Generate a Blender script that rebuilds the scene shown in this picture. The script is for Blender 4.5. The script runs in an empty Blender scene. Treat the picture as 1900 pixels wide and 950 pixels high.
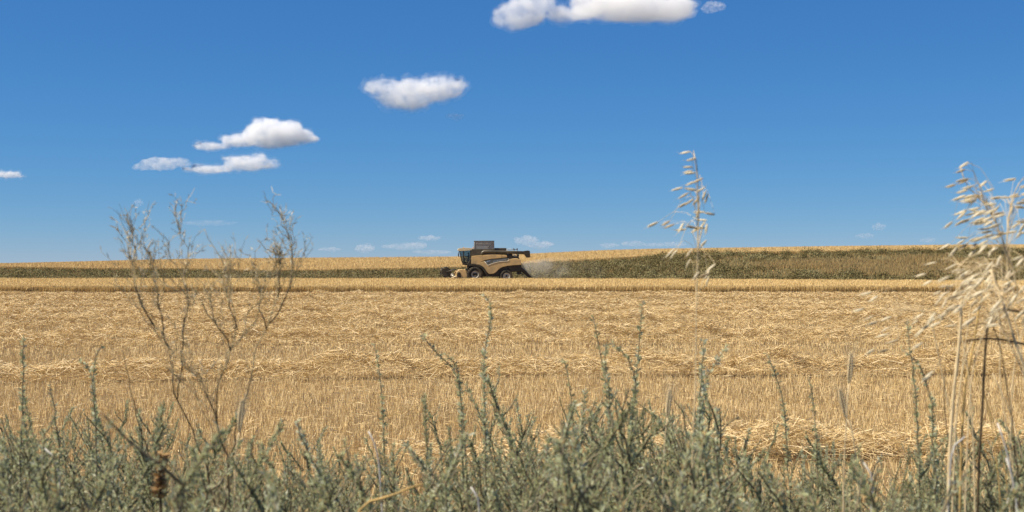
import bpy, bmesh, math, random
import numpy as np
from mathutils import Vector, Matrix, noise

random.seed(7)
rng = np.random.default_rng(11)
S = bpy.context.scene
COL = S.collection
R = math.radians

# ------------------------------------------------------------------ camera, light, exposure
F = 2639.0            # focal length of a 50 mm lens, in photograph pixels
HZ = 490.5            # eye level in the photograph
H = 2.6               # eye height above the field

cam_d = bpy.data.cameras.new("camera")
cam_d.lens = 50.0
cam_d.sensor_width = 36.0
cam_d.clip_start = 0.1
cam_d.clip_end = 120000.0
cam_d.dof.use_dof = True
cam_d.dof.focus_distance = 70.0
cam_d.dof.aperture_fstop = 12.0
cam = bpy.data.objects.new("camera", cam_d)
cam.location = (0, 0, H)
cam.rotation_euler = (R(90) + math.atan((HZ - 475.0) / F), 0, 0)
COL.objects.link(cam)
S.camera = cam

SUN_EL, SUN_AZ = R(55), R(-104)      # azimuth clockwise from +Y: the sun stands high on the left, a little behind the camera
sun_to = Vector((math.cos(SUN_EL) * math.sin(SUN_AZ), math.cos(SUN_EL) * math.cos(SUN_AZ), math.sin(SUN_EL)))
sd = bpy.data.lights.new("sun", 'SUN')
sd.energy = 5.0
sd.angle = R(0.5)
sd.color = (1.0, 0.915, 0.77)
sun = bpy.data.objects.new("sun", sd)
sun.rotation_euler = (-sun_to).to_track_quat('-Z', 'Y').to_euler()
sun.location = (-30, -10, 60)
COL.objects.link(sun)

W = bpy.data.worlds.new("World")
S.world = W
W.use_nodes = True
wn = W.node_tree
wn.nodes.clear()
sky = wn.nodes.new("ShaderNodeTexSky")
sky.sky_type = 'NISHITA'
sky.sun_disc = False
sky.sun_elevation = SUN_EL
sky.sun_rotation = SUN_AZ
sky.altitude = 8000
sky.air_density = 2.0
sky.dust_density = 0.0
sky.ozone_density = 10.0
bg = wn.nodes.new("ShaderNodeBackground")
bg.inputs["Strength"].default_value = 0.10 / 2 ** 0.75
wo = wn.nodes.new("ShaderNodeOutputWorld")
# the deep, clear blue of this dry summer sky: a contrast curve per channel on the Sky Texture
sp_ = wn.nodes.new("ShaderNodeSeparateColor")
cb_ = wn.nodes.new("ShaderNodeCombineColor")
wn.links.new(sky.outputs[0], sp_.inputs[0])
for ch, (g_, k_) in enumerate(((1.2, 0.88), (0.85, 0.73), (0.605, 0.785))):
    dv = wn.nodes.new("ShaderNodeMath"); dv.operation = 'MULTIPLY'; dv.inputs[1].default_value = 0.1
    pw_ = wn.nodes.new("ShaderNodeMath"); pw_.operation = 'POWER'; pw_.inputs[1].default_value = g_
    ml = wn.nodes.new("ShaderNodeMath"); ml.operation = 'MULTIPLY'; ml.inputs[1].default_value = 10 * k_
    wn.links.new(sp_.outputs[ch], dv.inputs[0]); wn.links.new(dv.outputs[0], pw_.inputs[0])
    wn.links.new(pw_.outputs[0], ml.inputs[0]); wn.links.new(ml.outputs[0], cb_.inputs[ch])
wn.links.new(cb_.outputs[0], bg.inputs[0])
wn.links.new(bg.outputs[0], wo.inputs[0])

S.view_settings.view_transform = 'Standard'
S.view_settings.look = 'None'
S.view_settings.exposure = 0.75
S.view_settings.gamma = 1.0
S.view_settings.use_curve_mapping = False
S.render.engine = 'CYCLES'
S.cycles.max_bounces = 8
S.cycles.diffuse_bounces = 3
S.cycles.glossy_bounces = 2
S.cycles.transmission_bounces = 4
S.cycles.transparent_max_bounces = 64
S.cycles.volume_bounces = 8
S.cycles.use_denoising = True
S.cycles.denoiser = 'OPENIMAGEDENOISE'
S.cycles.denoising_input_passes = 'RGB_ALBEDO_NORMAL'
S.cycles.denoising_prefilter = 'ACCURATE'
S.render.resolution_x = 1024
S.render.resolution_y = 512


# ------------------------------------------------------------------ helpers
def at(px, py, Y):
    """the point at depth Y seen at photograph pixel (px, py)"""
    return Vector(((px - 950.0) / F * Y, Y, H + (HZ - py) / F * Y))


def tag(o, label=None, cat=None, group=None, kind=None):
    if label: o["label"] = label
    if cat: o["category"] = cat
    if group: o["group"] = group
    if kind: o["kind"] = kind
    return o


def link(name, me, mat=None, parent=None, loc=None):
    o = bpy.data.objects.new(name, me)
    COL.objects.link(o)
    if mat is not None and me is not None and not me.materials:
        for m_ in (mat if isinstance(mat, (list, tuple)) else [mat]):
            me.materials.append(m_)
    if parent is not None: o.parent = parent
    if loc is not None: o.location = loc
    return o


def empty(name, loc=(0, 0, 0), rz=0.0, parent=None):
    o = bpy.data.objects.new(name, None)
    o.empty_display_size = 0.2
    COL.objects.link(o)
    o.location = loc
    o.rotation_euler = (0, 0, rz)
    if parent: o.parent = parent
    return o


def smooth(a, b, x):
    t = np.clip((np.asarray(x, float) - a) / (b - a), 0, 1)
    return t * t * (3 - 2 * t)


def quad_mesh(name, Q, tint=None):
    """Q: (n,4,3) float array of separate quads -> a mesh, with a 'tint' number per face"""
    Q = np.ascontiguousarray(Q, dtype=np.float32)
    n = len(Q)
    me = bpy.data.meshes.new(name)
    me.vertices.add(n * 4)
    me.vertices.foreach_set("co", Q.reshape(-1))
    me.loops.add(n * 4)
    me.loops.foreach_set("vertex_index", np.arange(n * 4, dtype=np.int32))
    me.polygons.add(n)
    me.polygons.foreach_set("loop_start", np.arange(0, n * 4, 4, dtype=np.int32))
    me.polygons.foreach_set("loop_total", np.full(n, 4, dtype=np.int32))
    if tint is not None:
        a = me.attributes.new("tint", 'FLOAT', 'FACE')
        a.data.foreach_set("value", np.asarray(tint, dtype=np.float32))
    me.update(calc_edges=True)
    return me


def blades(base, direc, length, width, taper=0.6, roll=None):
    """flat strips: base (n,3), unit direction (n,3), length, width (n,) -> (n,4,3)"""
    n = len(base)
    rnd = rng.normal(size=(n, 3)) if roll is None else roll
    side = np.cross(direc, rnd)
    side /= np.linalg.norm(side, axis=1, keepdims=True) + 1e-9
    w = (np.asarray(width) * 0.5)[:, None] * side
    tip = base + direc * np.asarray(length)[:, None]
    return np.stack([base - w, base + w, tip + w * taper, tip - w * taper], axis=1)


def kites(base, direc, length, width):
    """small leaves: a kite, widest in the middle"""
    n = len(base)
    side = np.cross(direc, rng.normal(size=(n, 3)))
    side /= np.linalg.norm(side, axis=1, keepdims=True) + 1e-9
    L = np.asarray(length)[:, None]
    w = (np.asarray(width) * 0.5)[:, None] * side
    mid = base + direc * L * 0.5
    return np.stack([base, mid + w, base + direc * L, mid - w], axis=1)


def unit(v):
    return v / (np.linalg.norm(v, axis=-1, keepdims=True) + 1e-9)


class MB:
    """collects shapes and links them as ONE mesh object"""
    def __init__(self):
        self.v, self.f, self.sm = [], [], []

    def add(self, vs, fs, smooth_=False, M=None):
        o = len(self.v)
        for p in vs:
            self.v.append(tuple(M @ Vector(p)) if M is not None else tuple(p))
        for q in fs:
            self.f.append([i + o for i in q])
            self.sm.append(smooth_)
        return self

    def box(self, x0, x1, y0, y1, z0, z1, M=None):
        vs = [(x0, y0, z0), (x1, y0, z0), (x1, y1, z0), (x0, y1, z0), (x0, y0, z1), (x1, y0, z1), (x1, y1, z1), (x0, y1, z1)]
        return self.add(vs, [(3, 2, 1, 0), (4, 5, 6, 7), (0, 1, 5, 4), (1, 2, 6, 5), (2, 3, 7, 6), (3, 0, 4, 7)], False, M)

    def tube(self, pts, rad, n=8, caps=True):
        pts = [Vector(p) for p in pts]
        if not hasattr(rad, '__len__'): rad = [rad] * len(pts)
        vs, fs = [], []
        up = Vector((0, 0, 1))
        t0 = (pts[1] - pts[0]).normalized()
        if abs(t0.z) > 0.9: up = Vector((1, 0, 0))
        a = t0.cross(up).normalized()
        for i, p in enumerate(pts):
            t = (pts[min(i + 1, len(pts) - 1)] - pts[max(i - 1, 0)]).normalized()
            a = (a - t * a.dot(t)).normalized()
            b = t.cross(a)
            for k in range(n):
                an = 2 * math.pi * k / n
                vs.append(p + (a * math.cos(an) + b * math.sin(an)) * rad[i])
        for i in range(len(pts) - 1):
            for k in range(n):
                k2 = (k + 1) % n
                fs.append((i * n + k, i * n + k2, (i + 1) * n + k2, (i + 1) * n + k))
        if caps:
            fs.append(tuple(range(n - 1, -1, -1)))
            m = (len(pts) - 1) * n
            fs.append(tuple(range(m, m + n)))
        return self.add(vs, fs, n > 4)

    def lathe(self, prof, n=32, M=None, smooth_=True):
        """prof: [(radius, y)] turned about the y axis"""
        vs, fs = [], []
        for r_, y in prof:
            for k in range(n):
                a = 2 * math.pi * k / n
                vs.append((r_ * math.cos(a), y, r_ * math.sin(a)))
        for i in range(len(prof) - 1):
            for k in range(n):
                k2 = (k + 1) % n
                fs.append((i * n + k, i * n + k2, (i + 1) * n + k2, (i + 1) * n + k))
        return self.add(vs, fs, smooth_, M)

    def prism(self, prof, y0, y1, dz=0.0):
        """side outline [(x,z)] pulled across from y0 to y1"""
        n = len(prof)
        vs = [(x, y0, z) for x, z in prof] + [(x, y1, z + dz) for x, z in prof]
        fs = [tuple(range(n)), tuple(range(2 * n - 1, n - 1, -1))]
        for i in range(n):
            j = (i + 1) % n
            fs.append((j, i, n + i, n + j))
        return self.add(vs, fs)

    def build(self, name, mat, parent=None, bevel=0.0, seg=2, loc=None):
        me = bpy.data.meshes.new(name)
        me.from_pydata([tuple(p) for p in self.v], [], self.f)
        me.polygons.foreach_set("use_smooth", self.sm)
        bm = bmesh.new()
        bm.from_mesh(me)
        bmesh.ops.recalc_face_normals(bm, faces=bm.faces)
        if bevel > 0:
            es = [e for e in bm.edges if len(e.link_faces) == 2 and e.calc_face_angle(0) > 0.5]
            bmesh.ops.bevel(bm, geom=es, offset=bevel, segments=seg, affect='EDGES', profile=0.5, clamp_overlap=True)
        bm.to_mesh(me)
        bm.free()
        me.update()
        return link(name, me, mat, parent, loc)


# ------------------------------------------------------------------ materials
def new_mat(name):
    m = bpy.data.materials.new(name)
    m.use_nodes = True
    nt = m.node_tree
    b = nt.nodes["Principled BSDF"]
    return m, nt, b


def tint_mat(name, stops, rough=0.7, spec=0.25, transl=0.0, big=None):
    """colour picked per strip or leaf from a ramp by its 'tint'; big = (scale, amount) adds slow drift over the land"""
    m, nt, b = new_mat(name)
    at_ = nt.nodes.new("ShaderNodeAttribute")
    at_.attribute_name = "tint"
    rp = nt.nodes.new("ShaderNodeValToRGB")
    el = rp.color_ramp.elements
    while len(el) < len(stops): el.new(0.5)
    for e, (p, c) in zip(el, stops):
        e.position = p
        e.color = (*c, 1)
    src = at_.outputs["Fac"]
    if big:
        ge = nt.nodes.new("ShaderNodeNewGeometry")
        no = nt.nodes.new("ShaderNodeTexNoise")
        no.inputs["Scale"].default_value = big[0]
        no.inputs["Detail"].default_value = 4
        nt.links.new(ge.outputs["Position"], no.inputs["Vector"])
        ma = nt.nodes.new("ShaderNodeMath"); ma.operation = 'MULTIPLY_ADD'
        ma.inputs[1].default_value = big[1]
        ma.inputs[2].default_value = -0.5 * big[1]
        nt.links.new(no.outputs["Fac"], ma.inputs[0])
        ad = nt.nodes.new("ShaderNodeMath"); ad.operation = 'ADD'; ad.use_clamp = True
        nt.links.new(src, ad.inputs[0]); nt.links.new(ma.outputs[0], ad.inputs[1])
        src = ad.outputs[0]
    nt.links.new(src, rp.inputs[0])
    nt.links.new(rp.outputs[0], b.inputs["Base Color"])
    b.inputs["Roughness"].default_value = rough
    b.inputs["Specular IOR Level"].default_value = spec
    if transl > 0:
        tr = nt.nodes.new("ShaderNodeBsdfTranslucent")
        mx = nt.nodes.new("ShaderNodeMixShader")
        mx.inputs[0].default_value = transl
        nt.links.new(rp.outputs[0], tr.inputs[0])
        nt.links.new(b.outputs[0], mx.inputs[1])
        nt.links.new(tr.outputs[0], mx.inputs[2])
        nt.links.new(mx.outputs[0], nt.nodes["Material Output"].inputs[0])
    return m


def plain(name, c, rough=0.6, spec=0.3, metal=0.0, var=0.12, scale=9.0, dust=0.0, dust_c=(0.34, 0.25, 0.14)):
    """paint, rubber, bark: a base colour broken up by noise, with an optional film of field dust in blotches"""
    m, nt, b = new_mat(name)
    tc = nt.nodes.new("ShaderNodeTexCoord")
    no = nt.nodes.new("ShaderNodeTexNoise")
    no.inputs["Scale"].default_value = scale
    no.inputs["Detail"].default_value = 6
    nt.links.new(tc.outputs["Object"], no.inputs["Vector"])
    rp = nt.nodes.new("ShaderNodeValToRGB")
    rp.color_ramp.elements[0].position = 0.3
    rp.color_ramp.elements[1].position = 0.7
    rp.color_ramp.elements[0].color = (*[v * (1 - var) for v in c], 1)
    rp.color_ramp.elements[1].color = (*[min(1, v * (1 + var)) for v in c], 1)
    nt.links.new(no.outputs["Fac"], rp.inputs[0])
    out = rp.outputs[0]
    if dust > 0:
        n2 = nt.nodes.new("ShaderNodeTexNoise")
        n2.inputs["Scale"].default_value = 1.7
        n2.inputs["Detail"].default_value = 8
        nt.links.new(tc.outputs["Object"], n2.inputs["Vector"])
        mr = nt.nodes.new("ShaderNodeMapRange")
        mr.inputs["From Min"].default_value = 0.35
        mr.inputs["From Max"].default_value = 0.7
        mr.inputs["To Max"].default_value = dust
        nt.links.new(n2.outputs["Fac"], mr.inputs["Value"])
        mx = nt.nodes.new("ShaderNodeMix"); mx.data_type = 'RGBA'
        nt.links.new(mr.outputs[0], mx.inputs["Factor"])
        nt.links.new(out, mx.inputs["A"])
        mx.inputs["B"].default_value = (*dust_c, 1)
        out = mx.outputs["Result"]
    nt.links.new(out, b.inputs["Base Color"])
    b.inputs["Roughness"].default_value = rough
    b.inputs["Specular IOR Level"].default_value = spec
    b.inputs["Metallic"].default_value = metal
    return m


STRAW = [(0.0, (0.30, 0.185, 0.065)), (0.3, (0.54, 0.37, 0.15)), (0.65, (0.70, 0.52, 0.25)), (1.0, (0.80, 0.64, 0.37))]
M_stub = tint_mat("stubble straw", STRAW, 0.6, 0.3, 0.12, (0.25, 0.25))
M_straw = tint_mat("loose straw", [(p, tuple(v * 0.95 for v in c)) for p, c in STRAW], 0.5, 0.4, 0.1)
M_wheat = tint_mat("ripe wheat", [(0.0, (0.32, 0.205, 0.075)), (0.4, (0.56, 0.40, 0.17)), (1.0, (0.76, 0.585, 0.285))], 0.65, 0.25, 0.15, (0.12, 0.35))
M_scrub = tint_mat("scrub leaves", [(0.0, (0.07, 0.056, 0.02)), (0.4, (0.165, 0.135, 0.054)), (0.75, (0.26, 0.23, 0.115)), (0.86, (0.36, 0.28, 0.13)), (1.0, (0.50, 0.30, 0.12))], 0.8, 0.15, 0.15)
M_sage = tint_mat("sage leaves", [(0.0, (0.20, 0.17, 0.08)), (0.45, (0.365, 0.37, 0.19)), (0.8, (0.515, 0.54, 0.325)), (0.93, (0.66, 0.66, 0.49)), (1.0, (0.60, 0.43, 0.20))], 0.8, 0.08, 0.42)
M_stem = plain("sage stem", (0.17, 0.14, 0.085), 0.8, 0.2, var=0.3, scale=30)
M_dark_stem = plain("dry brown stem", (0.085, 0.06, 0.032), 0.8, 0.2, var=0.35, scale=40)
M_weed_tip = plain("pale dry twig", (0.44, 0.34, 0.18), 0.8, 0.2, var=0.3, scale=40)
M_twig = tint_mat("dry pods", [(0.0, (0.24, 0.17, 0.08)), (0.5, (0.50, 0.39, 0.21)), (1.0, (0.76, 0.68, 0.50))], 0.7, 0.2, 0.3)
M_oat_stem = plain("oat straw", (0.66, 0.51, 0.29), 0.55, 0.3, var=0.25, scale=25)
M_pale = plain("bleached stem", (0.50, 0.47, 0.42), 0.7, 0.2, var=0.25, scale=30)
M_yellow_twig = plain("yellow dry twig", (0.50, 0.33, 0.12), 0.7, 0.2, var=0.3, scale=30)
M_brown_head = tint_mat("brown seeds", [(0.0, (0.22, 0.14, 0.06)), (1.0, (0.56, 0.36, 0.17))], 0.8, 0.1, 0.1)


def oat_mat():
    m, nt, b = new_mat("oat glume")
    tc = nt.nodes.new("ShaderNodeTexCoord")
    oi = nt.nodes.new("ShaderNodeObjectInfo")
    wv = nt.nodes.new("ShaderNodeTexNoise")
    mp = nt.nodes.new("ShaderNodeMapping")
    mp.inputs["Scale"].default_value = (60, 900, 900)
    nt.links.new(tc.outputs["Object"], mp.inputs[0])
    nt.links.new(mp.outputs[0], wv.inputs["Vector"])
    wv.inputs["Scale"].default_value = 1
    ad = nt.nodes.new("ShaderNodeMath"); ad.operation = 'MULTIPLY_ADD'
    ad.inputs[1].default_value = 0.6
    nt.links.new(oi.outputs["Random"], ad.inputs[0])
    mu = nt.nodes.new("ShaderNodeMath"); mu.operation = 'MULTIPLY'; mu.inputs[1].default_value = 0.5
    nt.links.new(wv.outputs["Fac"], mu.inputs[0])
    nt.links.new(mu.outputs[0], ad.inputs[2])
    rp = nt.nodes.new("ShaderNodeValToRGB")
    rp.color_ramp.elements[0].position = 0.12
    rp.color_ramp.elements[0].color = (0.46, 0.32, 0.14, 1)
    rp.color_ramp.elements[1].position = 0.5
    rp.color_ramp.elements[1].color = (0.86, 0.77, 0.56, 1)
    nt.links.new(ad.outputs[0], rp.inputs[0])
    nt.links.new(rp.outputs[0], b.inputs["Base Color"])
    b.inputs["Roughness"].default_value = 0.5
    tr = nt.nodes.new("ShaderNodeBsdfTranslucent")
    mx = nt.nodes.new("ShaderNodeMixShader"); mx.inputs[0].default_value = 0.42
    nt.links.new(rp.outputs[0], tr.inputs[0])
    nt.links.new(b.outputs[0], mx.inputs[1]); nt.links.new(tr.outputs[0], mx.inputs[2])
    nt.links.new(mx.outputs[0], nt.nodes["Material Output"].inputs[0])
    return m


M_oat = oat_mat()


# ------------------------------------------------------------------ the land
def line(pts, d, lift):
    xs = np.array([(p[0] - 950) / F * d for p in pts])
    zs = np.array([H + (HZ - p[1]) / F * d - lift for p in pts])
    return xs, zs


BANK = line([(-300, 493), (0, 493.5), (180, 496), (350, 496.5), (460, 499.5), (580, 499.5), (650, 497), (800, 495), (900, 492), (1000, 485), (1100, 479), (1200, 473), (1300, 468), (1390, 465.5), (1600, 463), (1750, 460.5), (1900, 459), (2300, 457)], 230.0, 0.75)
CREST = line([(-300, 495), (0, 490.5), (180, 485.5), (350, 479.8), (580, 477.5), (650, 477), (845, 475.5), (986, 470), (1100, 464.5), (1200, 461.5), (1300, 460.2), (1500, 457), (1750, 454), (1900, 453.3), (2300, 450)], 420.0, 0.5)


def wheat_end(X):          # far edge of the crop still standing in front of the combine
    return np.interp(X, [-90, -60, 5, 62, 90], [174, 174, 172, 155, 148])


def ground_z(X, Y):
    X = np.asarray(X, float); Y = np.asarray(Y, float)
    fore = 1.38 * (1 - smooth(4.2, 12.5, Y)) + 0.06 * np.sin(X * 2.1 + Y) * (1 - smooth(5, 12, Y))
    field = 0.36 * smooth(105, 185, Y) + 0.05 * np.sin(X * 0.09 + 1.0) * smooth(14, 30, Y) * (1 - smooth(110, 130, Y))
    zb = np.interp(X, *BANK)
    zc = np.interp(X, *CREST)
    y0 = wheat_end(X) + 10
    t = smooth(0, 1, (Y - y0) / (231 - y0))
    t = 0.55 * t + 0.45 * np.clip((Y - y0) / (231 - y0), 0, 1)
    up = field + (zb - field) * t
    hump = 0.35 * np.sin(X * 0.21 + 2.0) * np.sin(Y * 0.17 + X * 0.05) * smooth(0.1, 0.5, t) * (1 - smooth(225, 235, Y)) * np.clip((zb - 1.5) / 2.5, 0, 1)
    s = np.clip((Y - 231) / (420 - 231), 0, 1)
    hill = zb + (zc - zb) * (0.6 * s + 0.4 * s * s * (3 - 2 * s))
    z = np.where(Y < 231, up + hump, hill)
    z = np.where(Y > 420, zc - 0.00006 * (Y - 420) ** 2 * (Y < 1000) - (Y >= 1000) * 20.2, z)
    return np.where(Y < 60, fore + field, z)


ys = np.concatenate([np.linspace(-60, 0, 13), np.linspace(0.5, 16, 63), np.linspace(17, 120, 80), np.linspace(121.5, 240, 80), np.linspace(243, 430, 60), np.linspace(440, 1000, 25), np.linspace(1050, 6000, 12)])
us = np.linspace(-1, 1, 241)
YY, UU = np.meshgrid(ys, us, indexing='ij')
XX = UU * (30 + 0.75 * np.maximum(YY, 0))
ZZ = ground_z(XX, YY)
nv = np.array([noise.noise(Vector((x * .7, y * .7, 0))) for x, y in zip(XX.ravel(), YY.ravel())]).reshape(XX.shape)
ZZ = ZZ + nv * np.where((YY > 13) & (YY < 126), 0.03, 0.05) * (YY < 240)
V = np.stack([XX, YY, ZZ], -1).reshape(-1, 3)
nu, ny = len(us), len(ys)
idx = np.arange(nu * ny).reshape(ny, nu)
FQ = np.stack([idx[:-1, :-1], idx[:-1, 1:], idx[1:, 1:], idx[1:, :-1]], -1).reshape(-1, 4)
gm = bpy.data.meshes.new("ground")
gm.from_pydata(V.tolist(), [], FQ.tolist())
gm.polygons.foreach_set("use_smooth", [True] * len(FQ))
# what grows or lies where: earth bank, stubble soil, scrub slope, wheat land
c_earth, c_soil, c_scrub, c_crop = (np.array(c) for c in ((0.12, 0.095, 0.055), (0.23, 0.155, 0.07), (0.13, 0.11, 0.05), (0.40, 0.27, 0.12)))
w_f = smooth(9, 13, YY)[..., None]
w_s = smooth(0, 4, YY - (wheat_end(XX) + 5))[..., None]
w_c = smooth(229, 233, YY)[..., None]
Cg = c_earth * (1 - w_f) + c_soil * w_f
Cg = Cg * (1 - w_s) + c_scrub * w_s
Cg = Cg * (1 - w_c) + c_crop * w_c
ca = gm.color_attributes.new("soil", 'FLOAT_COLOR', 'POINT')
ca.data.foreach_set("color", np.concatenate([Cg, np.ones(Cg.shape[:2] + (1,))], -1).astype(np.float32).ravel())


def ground_mat():
    m, nt, b = new_mat("ground")
    vc = nt.nodes.new("ShaderNodeVertexColor"); vc.layer_name = "soil"
    ge = nt.nodes.new("ShaderNodeNewGeometry")
    col = vc.outputs[0]
    for sc_, lo, hi, det in ((0.35, 0.75, 1.2, 6), (9.0, 0.55, 1.4, 8)):
        no = nt.nodes.new("ShaderNodeTexNoise")
        no.inputs["Scale"].default_value = sc_
        no.inputs["Detail"].default_value = det
        nt.links.new(ge.outputs["Position"], no.inputs["Vector"])
        mr = nt.nodes.new("ShaderNodeMapRange")
        mr.inputs["From Min"].default_value = 0.3
        mr.inputs["From Max"].default_value = 0.7
        mr.inputs["To Min"].default_value = lo
        mr.inputs["To Max"].default_value = hi
        nt.links.new(no.outputs["Fac"], mr.inputs["Value"])
        mx = nt.nodes.new("ShaderNodeVectorMath"); mx.operation = 'SCALE'
        nt.links.new(col, mx.inputs[0]); nt.links.new(mr.outputs[0], mx.inputs["Scale"])
        col = mx.outputs[0]
    nt.links.new(col, b.inputs["Base Color"])
    b.inputs["Roughness"].default_value = 0.95
    b.inputs["Specular IOR Level"].default_value = 0.1
    bp = nt.nodes.new("ShaderNodeBump")
    bp.inputs["Distance"].default_value = 0.05
    nt.links.new(no.outputs["Fac"], bp.inputs["Height"])
    nt.links.new(bp.outputs[0], b.inputs["Normal"])
    return m


tag(link("ground", gm, ground_mat()), kind="structure")


def half(Y):               # half the width worth planting at depth Y: the view and some metres beside it
    return 0.39 * Y + 5.0


def spread(n, y0, y1, pw=1.0):
    """n points over the view's wedge between depths y0 and y1, even per area when pw = 1"""
    t = rng.random(n * 3)
    Y = y0 + (y1 - y0) * t
    keep = rng.random(n * 3) < (half(Y) / half(y1)) ** pw
    Y = Y[keep][:n]
    return (rng.random(len(Y)) * 2 - 1) * half(Y), Y


def leaning(n, lean):
    d = np.stack([rng.normal(0, lean, n), rng.normal(0, lean, n), np.ones(n)], 1)
    return unit(d)


SW_Y = [18.4, 32.0, 45.5, 58.0, 70.5, 83.5, 96.5, 110.0]
SW_SLOPE = [0.12, 0.07, 0.03, 0.03, 0.0, 0.02, 0.0, 0.0]


def swath_line(i, X):
    return SW_Y[i] + SW_SLOPE[i] * X + 0.35 * np.sin(X * 0.23 + i * 1.7) + 0.2 * np.sin(X * 0.71 + i)


# ---- stubble: cut stalks standing in drilled tufts
def stubble():
    parts, tints = [], []
    for (nc, y0, y1, per, w, sp) in ((34000, 12.5, 40, 7, 0.0055, 0.035), (42000, 38, 76, 5, 0.010, 0.06), (40000, 74, 128, 4, 0.016, 0.09)):
        X, Y = spread(nc, y0, y1)
        Y = np.round(Y / 0.17) * 0.17 + rng.normal(0, 0.02, len(Y))
        X = np.repeat(X, per) + rng.normal(0, sp, len(X) * per)
        Y = np.repeat(Y, per) + rng.normal(0, 0.03, len(Y) * per)
        bare = np.zeros(len(X), bool)                       # stalks left out under each windrow's front so dark soil deepens the shade
        for i in range(len(SW_Y)):
            rel = Y - swath_line(i, X)
            bare |= (rel > -0.95) & (rel < 0.3) & ((i > 0) | (X > 0))
        X, Y = X[~bare], Y[~bare]
        n = len(X)
        base = np.stack([X, Y, ground_z(X, Y) - 0.02], 1)
        L = rng.uniform(0.11, 0.22, n) * (0.85 + 0.3 * np.sin(X * 0.6 + 2 * np.sin(Y * .5)) ** 2)
        d = leaning(n, 0.22)
        parts.append(blades(base, d, L, rng.uniform(0.7, 1.4, n) * w, 0.9))
        tints.append(np.clip(rng.beta(2.7, 1.5, n), 0, 1))
    # cut bits lying among it
    for (nl, y0, y1, w, Lm) in ((26000, 12.5, 45, 0.006, 0.18), (60000, 42, 128, 0.013, 0.22)):
        X, Y = spread(nl, y0, y1)
        n = len(X)
        base = np.stack([X, Y, ground_z(X, Y) + rng.uniform(0.01, 0.13, n)], 1)
        az = rng.random(n) * 2 * np.pi
        d = unit(np.stack([np.cos(az), np.sin(az), rng.normal(0, 0.22, n)], 1))
        parts.append(blades(base, d, rng.uniform(0.4, 1.3, n) * Lm, rng.uniform(0.7, 1.4, n) * w, 0.9))
        tints.append(np.clip(rng.beta(2.6, 1.5, n), 0, 1))
    return quad_mesh("stubble", np.concatenate(parts), np.concatenate(tints))


tag(link("stubble", stubble(), M_stub), "short golden wheat stubble covering the cut field", "stubble", kind="stuff")

# ---- windrows of loose straw
SW_LABEL = ["straw windrow closest to the sage bushes, half hidden behind them",
            "clearest straw windrow, with dark gaps under its tangled front edge",
            "third straw windrow from the sage, behind the clearest one",
            "fourth straw windrow from the sage, a thin shadowed line",
            "fifth straw windrow from the sage across the middle of the stubble",
            "sixth straw windrow from the sage, low and pale",
            "second last straw windrow before the uncut wheat",
            "faint straw windrow nearest the uncut wheat edge"]


def windrow(i):
    yc = SW_Y[i]
    hw = half(yc) + 2
    per = 1350 * (20 / yc) ** 0.72
    n = int(2 * hw * per)
    X = rng.uniform(-hw, hw, n)
    if i == 0: X = X[rng.random(n) < smooth(-2.5, 3.5, X)]      # the nearest row thins out towards the left
    n = len(X)
    wid = 0.75 + 0.2 * np.sin(X * 0.5 + i)
    s = np.clip(rng.normal(0, 0.55, n), -1.2, 1.5)
    Y = swath_line(i, X) + s * wid
    lump = np.array([noise.noise(Vector((x * 0.9, i * 9.0, 0))) for x in X])
    top = (0.41 + 0.24 * lump) * np.exp(-(s ** 4) * 1.2) * (0.72, 1.0, 1.25, 1.45, 1.1, 0.8, 1.0, 0.9)[i]
    lift = np.clip(np.array([noise.noise(Vector((x * 0.45, i * 5.0 + 2.0, 4.0))) for x in X]) * 2.2, 0, 0.75)   # here the straw is propped on the stubble and leaves hollows
    z = ground_z(X, Y) + 0.05 + top * (lift + (1 - lift) * rng.uniform(0.2, 1.0, n) ** 0.6)
    z = z + 0.13 * ((s < -0.15) & (lift > 0.25))
    az = rng.normal(0.15, 0.95, n) + (rng.random(n) < 0.45) * rng.uniform(0, 3.1, n)
    d = unit(np.stack([np.cos(az), np.sin(az), rng.normal(0.05, 0.34, n)], 1))
    L = rng.uniform(0.12, 0.40, n) * (1.0 if yc > 25 else 1.15)
    w = rng.uniform(0.7, 1.4, n) * (0.0042 + 0.00013 * yc)
    base = np.stack([X, Y, z], 1) - d * (L * 0.5)[:, None]
    base[:, 2] = np.maximum(base[:, 2], ground_z(base[:, 0], base[:, 1]) + 0.01)
    return quad_mesh("straw_windrow", blades(base, d, L, w, 0.85), np.clip(rng.beta(2.6, 1.35, n), 0, 1))


for i in range(len(SW_Y)):
    tag(link("straw_windrow", windrow(i), M_straw), SW_LABEL[i], "straw windrow", "windrows of loose straw on the stubble")


# ---- uncut wheat in front of the combine
WH = 0.66


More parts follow.
